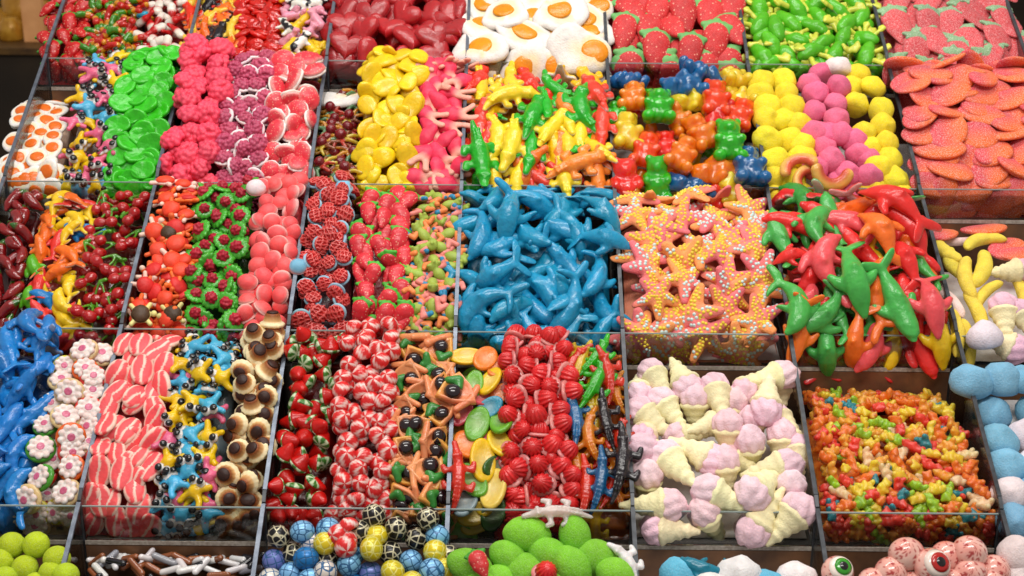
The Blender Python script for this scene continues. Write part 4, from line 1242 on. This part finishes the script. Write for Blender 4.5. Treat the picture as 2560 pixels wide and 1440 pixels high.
hand(C_, 'foam_banana', Z6, [(1180, 470, 5, 'yellow', 1, .3), (1410, 400, -60, 'yellow', 1, .3), (1235, 560, 5, 'yellow', 1.05, .2), (1320, 640, 0, 'yellow', 1.1, .7), (1440, 590, -20, 'yellow', 1.1, .6), (1450, 740, -40, 'yellow', .8, .3), (1410, 880, 10, 'yellow', 1, .3), (1275, 1000, 0, 'yellow', 1), (1180, 1060, 0, 'yellow', .9, -.2), (1350, 1090, 5, 'yellow', .9, -.2),
    (1230, 790, 30, 'pale_pink', .85, .3), (1265, 420, 80, 'pale_pink', .6, 0), (1690, 740, 0, 'yellow', .9)], dict(yellow='e6cc48', pale_pink='ecd0c8'), 'marshmallow banana behind the blue drops', p=pC6, tilt=8)
hand(C_, 'ice_cream_cone', Z6, [(1620, 620, -80, 'pink', .95, .1), (1570, 900, 0, 'pink', 1, .2), (1580, 1090, -110, 'pink', 1, .3), (1700, 930, 20, 'pink', .9, .2)], dict(pink='e6b8c8'), 'marshmallow cone with scoop beside marshmallow bananas', p=pC6)

# ================================================================== row D
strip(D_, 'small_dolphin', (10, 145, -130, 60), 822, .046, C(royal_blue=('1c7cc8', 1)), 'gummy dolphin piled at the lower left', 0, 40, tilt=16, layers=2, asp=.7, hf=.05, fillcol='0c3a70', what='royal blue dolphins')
pD0 = Prof(D_, 870, 230, .045, .012)
hand(D_, 'flower_ring', (0, 800, 2.25), [(575, 190, 0, 'cream', 1, .2), (470, 170, 20, 'cream', 1.1, .7), (365, 260, 0, 'yellow', .9), (480, 275, 10, 'orange', 1, .6), (525, 320, 40, 'red', 1, .4), (345, 340, 0, 'cream'), (520, 400, 10, 'cream'), (390, 405, 60, 'cream', 1.1, .8), (290, 470, 0, 'orange', .95), (370, 540, 0, 'cream', 1.1, .8), (500, 500, 30, 'red', 1, .3),
    (255, 590, 10, 'green', .95), (400, 660, 70, 'orange', 1.1, .8), (500, 600, 0, 'orange', 1), (405, 745, 0, 'red', 1, .1), (230, 720, 30, 'green', 1.05, .7), (225, 885, 0, 'green', 1.1, .8), (400, 830, 15, 'orange', 1.05, .6), (370, 970, 45, 'cream', 1.1, .6), (150, 1010, 20, 'cream', 1.1, .6), (300, 780, 0, 'red', .9, -.3), (500, 690, 0, 'cream', .9, -.2), (310, 1080, 0, 'yellow', .95, -.8), (210, 1090, 0, 'yellow', .95, -.8), (400, 1100, 0, 'cream', .95, -.8), (130, 1110, 0, 'yellow', .9, -.9)],
    dict(cream='e8c890', yellow='d8cc40', orange='f0681c', red='e03a34', green='4a9a2c'), 'ringed flower gummy with white petals and pink centre', p=pD0, lean=10, tilt=14)
strip(D_, 'flower_ring', (150, 285, 60, 205), 870, .05, C(cream=('e8c890', 1), red=('e03a34', 1)), 'ringed flower gummy half hidden under others', 0, 180, tilt=14, layers=1, p=Prof(D_, 900, 230, .02, .0), fillcol='c8a070', what='flower gummies')
strip(D_, 'striped_oval', (295, 440, 205, 392), 858, .033, C(red_and_white=('f0565a', 1)), 'striped sour oval', -12, 28, lean=12, tilt=16, layers=2, asp=.72, fillcol='c83c40', what='striped ovals', bulge=.018)
strip(D_, 'eyed_gummy', (450, 582, 385, 545), 862, .036, C(yellow=('f0c410', 4), pink=('e86c90', 2), blue=('4ab0d8', 4)), 'star-shaped gummy with black eyes next to flans', 0, 180, tilt=20, fillcol='6a7a80', what='eyed gummies', bulge=.016)
strip(D_, 'flan', (612, 705, 545, 665), 822, .034, C(cream=('e8c890', 1)), 'and brown flan gummy', 0, 180, tilt=18, lean=12, layers=2, fillcol='8a5a2a', what='flan gummies')
strip(D_, 'strawberry_cone', (735, 862, 672, 812), 838, .028, C(bright_red=('c8140f', 1)), 'pointed strawberry gummy with green swirled base', 0, 180, tilt=75, layers=2, fillcol='7a0e0c', what='pointed strawberries')
strip(D_, 'swirl_dome', (862, 1005, 815, 975), 820, .029, C(red_and_white=('c81a16', 1)), 'swirled glossy dome', 0, 180, tilt=28, layers=2, fillcol='8a1412', bulge=.02)
strip(D_, 'pizza_slice', (1005, 1125, 975, 1125), 850, .042, C(orange=('f49a66', 1)), 'pizza slice gummy with black olive and green pepper', 0, 180, lean=14, tilt=22, layers=2, fillcol='a85a38', what='pizza gummies')
hand(D_, 'pizza_slice', (640, 800, 2.25), [(1130, 395, 60, 'upturned_orange', 1.15, .9)], dict(upturned_orange='ee8a60'), 'pizza slice gummy leaning on the grey divider', yt=850, xm=1060)
pD3 = Prof(D_, 868, 1340, .05, .012)
Z8 = (1100, 800, 2.25)
strip(D_, 'leaf_lens', (1145, 1270, 1130, 1255), 895, .04, C(green=('6aa01c', 2), yellow=('d8b010', 2), red=('c83a30', 1)), 'leaf-shaped fruit gummy sunk in the heap', 0, 90, tilt=14, layers=1, p=Prof(D_, 905, 1210, .035, .004), fillcol='6a6a10', fillmat='jelly', what='leaf-shaped gummies')
hand(D_, 'leaf_lens', Z8, [(150, 205, 0, 'yellow', 1, .6), (255, 215, 70, 'orange', 1.05, .8), (330, 265, 60, 'orange', .9), (190, 365, 80, 'green', .95, .4), (280, 345, 70, 'yellow', 1, .8), (235, 435, 10, 'pink', 1, .3), (120, 510, 70, 'pink', 1), (275, 495, 30, 'blue', .95, .5), (350, 410, 20, 'orange', .9), (210, 585, 80, 'green', 1.1, .4), (350, 560, 85, 'green', 1.1, .8), (335, 690, 115, 'yellow', 1.05, .7), (150, 700, 110, 'orange', 1.1, .3), (275, 715, 120, 'pink', .9),
    (240, 790, 100, 'yellow', 1.15, .8), (325, 820, 30, 'dark_green', .9), (185, 900, 120, 'green', 1.05, .5), (300, 950, 85, 'pale_yellow', 1.2, .6), (140, 1020, 80, 'blue_grey', 1.1, .1), (300, 1090, 70, 'dark_green', 1, -.5), (200, 1090, 20, 'yellow', 1, -.8)],
    dict(yellow='ecc010', orange='f08024', green='6aae28', pink='dc4a58', blue='3a9ab8', dark_green='2a5a12', pale_yellow='e6c45a', blue_grey='7a8e96'), 'leaf-shaped fruit gummy above the green limes', p=pD3, tilt=12)
strip(D_, 'capped_gummy', (1268, 1420, 1255, 1440), 852, .029, C(red=('d8282a', 1)), 'ridged cap gummy with pale brim', 0, 180, tilt=34, layers=2, fillcol='a82426', bulge=.02)
strip(D_, 'clear_crocodile', (1425, 1555, 1430, 1575), 880, .05, C(red=('e8301c', 2), orange=('f0801c', 2), yellow=('e8b81c', 1)), 'small clear crocodile sunk in the heap', 0, 50, tilt=10, layers=1, p=Prof(D_, 890, 1500, .04, .006), fillcol='b05a18', fillmat='jelly', what='clear crocodiles', asp=.6)
hand(D_, 'clear_crocodile', Z8, [(735, 260, -20, 'red', 1, .5), (790, 240, -12, 'yellow', 1, .6), (880, 200, -35, 'green', .95, 1), (880, 340, -22, 'green', 1.05, 1.1), (950, 300, 5, 'red', 1.05, 1), (765, 540, 10, 'blue', 1.1, .9), (850, 460, 5, 'yellow', .9, .3), (835, 640, 5, 'orange', 1.05, .7), (930, 560, 12, 'black', 1.05, .9), (990, 400, 0, 'orange', .9), (1025, 800, -14, 'black', 1.25, 1.2), (1010, 650, 0, 'red', .95, .4),
    (825, 940, 0, 'red', 1, .5), (905, 900, -10, 'blue', 1.05, 1.2), (970, 770, 20, 'orange', .9, .1), (870, 570, 0, 'yellow', .85, .2), (770, 800, 10, 'orange', .9), (960, 950, -20, 'red', .8), (105, 880, -6, 'red', 1.1, 1.2)],
    dict(red='ea341c', yellow='ecbc1c', green='2cb814', blue='1468a0', orange='f28a1c', black='1a1018'), 'small clear crocodile beside the cap gummies', p=pD3, tilt=9)
hand(D_, 'clear_crocodile', (0, 0, 1), [(1395, 1282, 90, 'white', 1.05, 2.2)], dict(white='efdcd4'), 'crocodile lying belly up across the glass above the limes', p=Prof(E_, 1285, 1395, .05, .0))
Z9 = (1540, 860, 2.482)
pD4 = Prof(D_, 965, 1790, .03, .01)
hand(D_, 'ice_cream_cone', Z9, [(145, 285, 170, 'pink', .95), (250, 220, 20, 'pink', 1, .5), (415, 215, -160, 'pink', 1.05, .6), (630, 330, 5, 'pink', 1.05, .5), (815, 280, 150, 'pink', 1, .3), (960, 185, -75, 'pink', 1.1, .9), (935, 350, 172, 'pink', 1.05, .8), (200, 460, 48, 'pink', 1.05), (320, 410, 38, 'pink', 1), (490, 400, 0, 'pink', 1, .1, 'ice_cream_cone', 55), (585, 510, -55, 'pink', .95), (1040, 500, 30, 'pink', 1), (190, 560, 150, 'pink', .9), (440, 570, 100, 'pink', .95, .1),
    (690, 560, 0, 'pink', 1, .5, 'ice_cream_cone', 55), (830, 660, 0, 'pink', 1.05, .3, 'ice_cream_cone', 55), (1030, 630, 0, 'pink', 1.0, -.1, 'ice_cream_cone', 55), (210, 690, 65, 'pink', 1.05, .1), (355, 750, 35, 'pink', 1.1, .4), (530, 690, -125, 'pink', 1.1, .5), (670, 800, 0, 'pink', 1.0, .3, 'ice_cream_cone', 55), (985, 770, -72, 'pink', 1.05, .2), (890, 890, 128, 'pink', 1.15, .5), (1070, 920, 0, 'pink', 1, .1, 'ice_cream_cone', 55), (190, 850, 0, 'pink', 1.0, .1, 'ice_cream_cone', 55), (640, 950, 62, 'pink', 1.1, .4), (250, 1010, -88, 'pink', 1.1, .2), (570, 1090, 45, 'pink', 1.1),
    (320, 1150, 84, 'pink', 1.05, -.2), (900, 1090, 135, 'pink', 1.1, .1), (1080, 1090, -40, 'pink', 1.1), (850, 520, 0, 'pink', .95, -.1, 'ice_cream_cone', 55), (1010, 310, 0, 'pink', .9, .1, 'ice_cream_cone', 55), (720, 420, 0, 'pink', 1, .1, 'ice_cream_cone', 55), (760, 740, 60, 'pink', .9, -.4), (1120, 700, 0, 'pink', .9, -.3)],
    dict(pink='ecc6d0'), 'and yellow marshmallow cone on white paper', p=pD4, tilt=12)
pD5 = Prof(D_, 1000, 2200, .045, .02)
strip(D_, 'small_bear', (2010, 2345, 2065, 2495), 1000, .0235, C(amber=('ffa430', 18), orange=('ff7c1c', 32), red=('fa4430', 24), yellow=('ffd030', 20), green=('9cc81c', 9), teal=('1c8490', 5), pale_peach=('ffca98', 8)), 'tiny gummy bear in mixed tray', 0, 180, tilt=40, layers=2, p=pD5, fillcol='f08028', fillmat='soft', what='tiny gummy bears', sub=.8)
Z7 = (2360, 820, 2.322)
pD6 = Prof(D_, 976, 2480, .05, .012)
hand(D_, 'foam_dome', Z7, [(220, 150, 0, 'white', 1, 1.75), (165, 300, 0, 'pale_blue', 1.1, .75), (340, 285, 30, 'pale_blue', 1.05, .8), (450, 290, 60, 'pale_blue', 1, .8), (285, 490, 0, 'pale_blue', 1.08, -.1), (330, 645, 30, 'pale_blue', 1.08, -.1), (375, 795, 60, 'pale_blue', 1.08, -.1), (385, 960, 90, 'white', 1.05, -.1), (410, 1130, 20, 'pale_blue', 1.05, -.3), (475, 610, 50, 'white', 1, -.2), (520, 470, 0, 'pale_blue', 1, -.2), (530, 780, 0, 'white', 1, -.2), (545, 950, 0, 'pale_blue', 1, -.2)],
    dict(pale_blue='78aecb', white='e6dade'), 'rounded marshmallow on the white box at the right', p=pD6, tilt=9)

# ================================================================== row E (nearest)
hand(E_, 'tennis_ball', (0, 1240, 2), [(58, 245, 0, 'lime_yellow'), (180, 245, 80, 'lime_yellow'), (285, 318, 130, 'lime_yellow'), (122, 365, 50, 'lime_yellow'), (252, 385, 20, 'lime_yellow'), (0, 330, 10, 'lime_yellow'), (330, 400, 30, 'lime_yellow'), (20, 420, 100, 'lime_yellow'), (180, 450, 60, 'lime_yellow')], dict(lime_yellow='b0c41a'), 'tennis ball chewing gum in the lower left corner', p=Prof(E_, 1345, 90, .05, .0), tilt=60)
strip(E_, 'liquorice_rod', (215, 655, 190, 640), 1408, .027, C(white=('d8d4d4', 4), black=('16141a', 2), brown=('8a4e2c', 2), grey=('8a8a92', 1)), 'coated liquorice rod', 90, 60, tilt=18, layers=2, p=Prof(E_, 1408, 420, .03, .0, .14), fillcol='3a3436', fillmat='hard', what='liquorice rods')
pE2 = Prof(E_, 1290, 890, .05, .0)
FB = dict(black=('141214', 'black_football'), pale_blue=('7ab4dc', 'football'), yellow=('d0b81c', 'yellow_football'), white=('d4ccc4', 'football'), violet_blue=('6a78b8', 'football'), bright_blue=('1a74b4', 'football'))
hand(E_, 'football', (0, 1240, 2), [(x, y, rnd.uniform(0, 360), c, 1.0, l) for x, y, c, l in ((1395, 205, 'black', 0), (1512, 178, 'pale_blue', .2), (1640, 170, 'pale_blue', 0), (1868, 112, 'black', .3), (2140, 112, 'black', .3), (1980, 160, 'black', .2), (1875, 200, 'yellow', 0), (1800, 185, 'black', -.3), (2085, 215, 'black', 0), (2185, 205, 'pale_blue', 0), (1625, 238, 'yellow', .2), (1555, 245, 'white', -.2), (1858, 264, 'yellow', .35), (1470, 290, 'black', -.1), (1368, 325, 'violet_blue', 0), (1530, 312, 'bright_blue', 0), (1635, 310, 'black', -.1), (1950, 285, 'black', 0), (2175, 282, 'yellow', .1), (2055, 328, 'pale_blue', 0), (1740, 345, 'pale_blue', .1), (1628, 380, 'white', .2), (1450, 388, 'pale_blue', 0), (1850, 385, 'violet_blue', 0), (1968, 385, 'yellow', .1), (2155, 380, 'pale_blue', .1), (1350, 425, 'white', 0), (1550, 425, 'pale_blue', 0), (1760, 440, 'bright_blue', 0), (2060, 440, 'yellow', 0), (2225, 370, 'yellow', -.3), (1700, 250, 'black', -.5), (1770, 290, 'pale_blue', -.5), (2240, 300, 'black', -.5))],
    FB, 'football sweet in patterned foil', p=pE2, tilt=60)
hand(E_, 'swirl_dome', (0, 1240, 2), [(1735, 145, 40, 'red_and_white', 1.05, 1.5), (1680, 195, 80, 'red_and_white', 1.05, 1.5), (1755, 222, -30, 'red_and_white', 1, 1.4), (1730, 262, 0, 'red_and_white', 1.05, 1.5)], dict(red_and_white='c81a16'), 'swirled dome dropped onto the footballs', p=pE2, tilt=40)
pE3 = Prof(E_, 1305, 1360, .05, .0)
hand(E_, 'foam_lime', (1240, 1240, 1.939), [(150, 195, 82, 'green', 1.05, .2), (380, 195, 10, 'green', 1.0, .3), (60, 300, 60, 'green', 1, -.1), (260, 290, 60, 'green', 1.05, 0), (480, 305, 80, 'green', 1.08, 0), (140, 360, 82, 'green', 1.05, .1), (365, 350, 40, 'green', 1.05, .1), (580, 385, 70, 'green', 1, .1), (-125, 340, 65, 'green', 1.1, 0), (330, 420, 90, 'green', 1, 0), (20, 420, 90, 'green', 1, 0), (-60, 440, 80, 'green', 1, -.1)],
    dict(green='7abc2c'), 'marshmallow lime in the heap at the bottom centre', p=pE3, tilt=12)
hand(E_, 'strawberry', (0, 0, 1), [(1200, 1408, 20, 'red', 1.0, 2.8)], dict(red='c83434'), 'gummy strawberry with leaf lying on the limes', p=pE3)
hand(E_, 'capped_gummy', (0, 0, 1), [(1365, 1430, 30, 'red', 1.0, 2.0)], dict(red='d8282a'), 'ridged cap gummy lying on the limes', p=pE3)
hand(E_, 'slim_crocodile', (0, 0, 1), [(1572, 1405, 25, 'white', .85, 2.6)], dict(white='e8e4e2'), 'crocodile with upturned belly hanging over the divider', p=pE3)
pE4 = Prof(E_, 1425, 1790, .03, .0, .14)
hand(E_, 'foam_dome', (0, 0, 1), [(1700, 1440, 0, 'light_blue', 1.1), (1845, 1437, 40, 'white', 1.15, .1), (1995, 1448, 0, 'white', 1.1), (1770, 1470, 0, 'white', 1.1), (1920, 1470, 0, 'light_blue', 1.1)], dict(light_blue='62b4d4', white='e6dede'), 'rounded marshmallow on paper at the bottom edge', p=pE4)
hand(E_, 'small_dolphin', (0, 0, 1), [(1765, 1420, 80, 'teal', .8, 1.6)], dict(teal='128098'), 'gummy dolphin on the bottom edge marshmallows', p=pE4)
pE5 = Prof(E_, 1365, 2350, .045, .0)
EB = dict(pink=('e2685c', 'eyeball_gum'), red_iris=('e8cfc0', 'red_eyeball'), green_iris=('e8cfc0', 'green_eyeball'))
hand(E_, 'eyeball_gum', (0, 0, 1), [(2266, 1385, 0, 'pink', 1.1, .2), (2424, 1380, 60, 'pink', 1.1, .2), (2332, 1415, 0, 'red_iris', 1.12, .3), (2365, 1392, 90, 'pink', 1, 0), (2228, 1432, 30, 'pink', 1.05, 0), (2426, 1434, 10, 'pink', 1.05, .1), (2488, 1425, 50, 'pink', 1, 0), (2094, 1430, 0, 'green_iris', 1.05, 0), (2184, 1455, 0, 'pink', 1, 0), (2478, 1460, 0, 'pink', 1, 0), (2380, 1462, 0, 'pink', 1, 0), (2280, 1465, 0, 'pink', 1, 0)], EB, 'eyeball gum ball at the lower right', p=pE5, tilt=10)
hand(E_, 'foam_dome', Z7, [(430, 1310, 0, 'white', 1.05, 0), (520, 1330, 0, 'pale_blue', 1.05, 0), (440, 1430, 0, 'white', 1, 0)], dict(white='e2d4d2', pale_blue='78aecb'), 'rounded marshmallow in the lowest right corner', p=Prof(E_, 1370, 2560, .05, .0))


# ------------------------------------------------------------------ paper liners and the white box
def liner(row, k0, k1, h, label, v0=.03, v1=.97):
    V = []; Fc = []; nx, nv = 12, 12
    for side in (0, 1):
        for a in range(nv + 1):
            v = v0 + (v1 - v0) * a / nv
            for b in range(nx + 1):
                x = LX(k0) + .008 + (LX(k1) - LX(k0) - .016) * b / nx
                z = floorZ(row, v) + h + .002 * mnoise.noise(Vector((x * 25, v * 9, row))) - (.0006 if side else 0)
                V.append((x, rowY(row, v), z))
    st = nx + 1; off = (nv + 1) * st
    for a in range(nv):
        for b in range(nx):
            f = (a * st + b, (a + 1) * st + b, (a + 1) * st + b + 1, a * st + b + 1)
            Fc += [f, tuple(q + off for q in f[::-1])]
    o = link('paper_liner', mesh('paper_liner', V, Fc, S['paper']))
    return tag(o, label, 'paper', 'white paper liners')


liner(B_, 4, 5, .004, 'white paper lining the tray under the clear gummy bears')
liner(C_, 4, 5, .004, 'white paper lining the tray under the starfish')
liner(B_, 5, 6, .004, 'white paper lining the tray under yellow and pink marshmallows')
liner(C_, 6, 7, .006, 'white paper lining the tray under marshmallow bananas')
liner(D_, 4, 5, .004, 'white paper lining the tray under marshmallow ice cream cones')
liner(E_, 4, 5, .012, 'white paper lining the bottom tray under blue and white marshmallows')
# white box the blue marshmallows stand on
V = []
P6 = [(rowY(D_, .16), floorZ(D_, .16) + .002), (rowY(D_, .16), pD6.P[2][1] - .003), (rowY(D_, .93), floorZ(D_, .93) + .044), (rowY(D_, .93), floorZ(D_, .93) + .002)]
bx = link('white_box', prism('white_box', P6, LX(6) + .012, LX(7) - .008, S['paper']))
m_ = bx.modifiers.new('b', 'BEVEL'); m_.width = .006; m_.segments = 3
tag(bx, 'white sugar-dusted box carrying the pale blue marshmallows', 'box')

# ------------------------------------------------------------------ labels
ORD = ['uppermost', 'second from the top', 'third from the top', 'fourth from the top', 'fifth from the top', 'sixth from the top', 'seventh from the top', 'eighth from the top']
groups = {}
for r in REC: groups.setdefault((r[1]), []).append(r)
for base, rs in groups.items():
    pr = [project(r[4]) for r in rs]
    if len(rs) == 1:
        rs[0][0]['label'] = base; del rs[0][0]['group']; continue
    if len(rs) <= 8:
        order = sorted(range(len(rs)), key=lambda k: pr[k][1])
        for n, k in enumerate(order):
            rs[k][0]['label'] = base + ', ' + ('lowest' if n == len(rs) - 1 else ORD[n])
        continue
    y0, y1 = min(p_[1] for p_ in pr), max(p_[1] for p_ in pr); zones = {}
    for r, (x, y) in zip(rs, pr):
        near = [q[0] for q in pr if abs(q[1] - y) < (y1 - y0) * .17]; x0, x1 = min(near), max(near)
        fy = (y - y0) / (y1 - y0 + 1e-6); fx = (x - x0) / (x1 - x0 + 1e-6)
        vy = 'back' if fy < .25 else 'upper' if fy < .5 else 'lower' if fy < .75 else 'front'
        vx = 'left' if fx < .34 else 'middle' if fx < .67 else 'right'
        zones.setdefault(base + ', ' + vy + ' ' + vx + (', half buried' if r[3] else ''), []).append((x, r[0]))
    for lb, zs in zones.items():
        zs.sort(key=lambda t: t[0]); n = len(zs)
        names = ['leftmost', 'second from left', 'third from left', 'fourth from left', 'fifth from left', 'sixth from left', 'seventh from left', 'eighth from left', 'ninth from left', 'tenth from left', 'eleventh from left']
        for k, (x, o) in enumerate(zs):
            ex = '' if n == 1 or n > 12 else ', ' + ('rightmost' if k == n - 1 else names[k])
            o['label'] = lb + ex if len((lb + ex).split()) <= 16 else lb
print('sweets', len(REC), 'objects', len(bpy.data.objects))
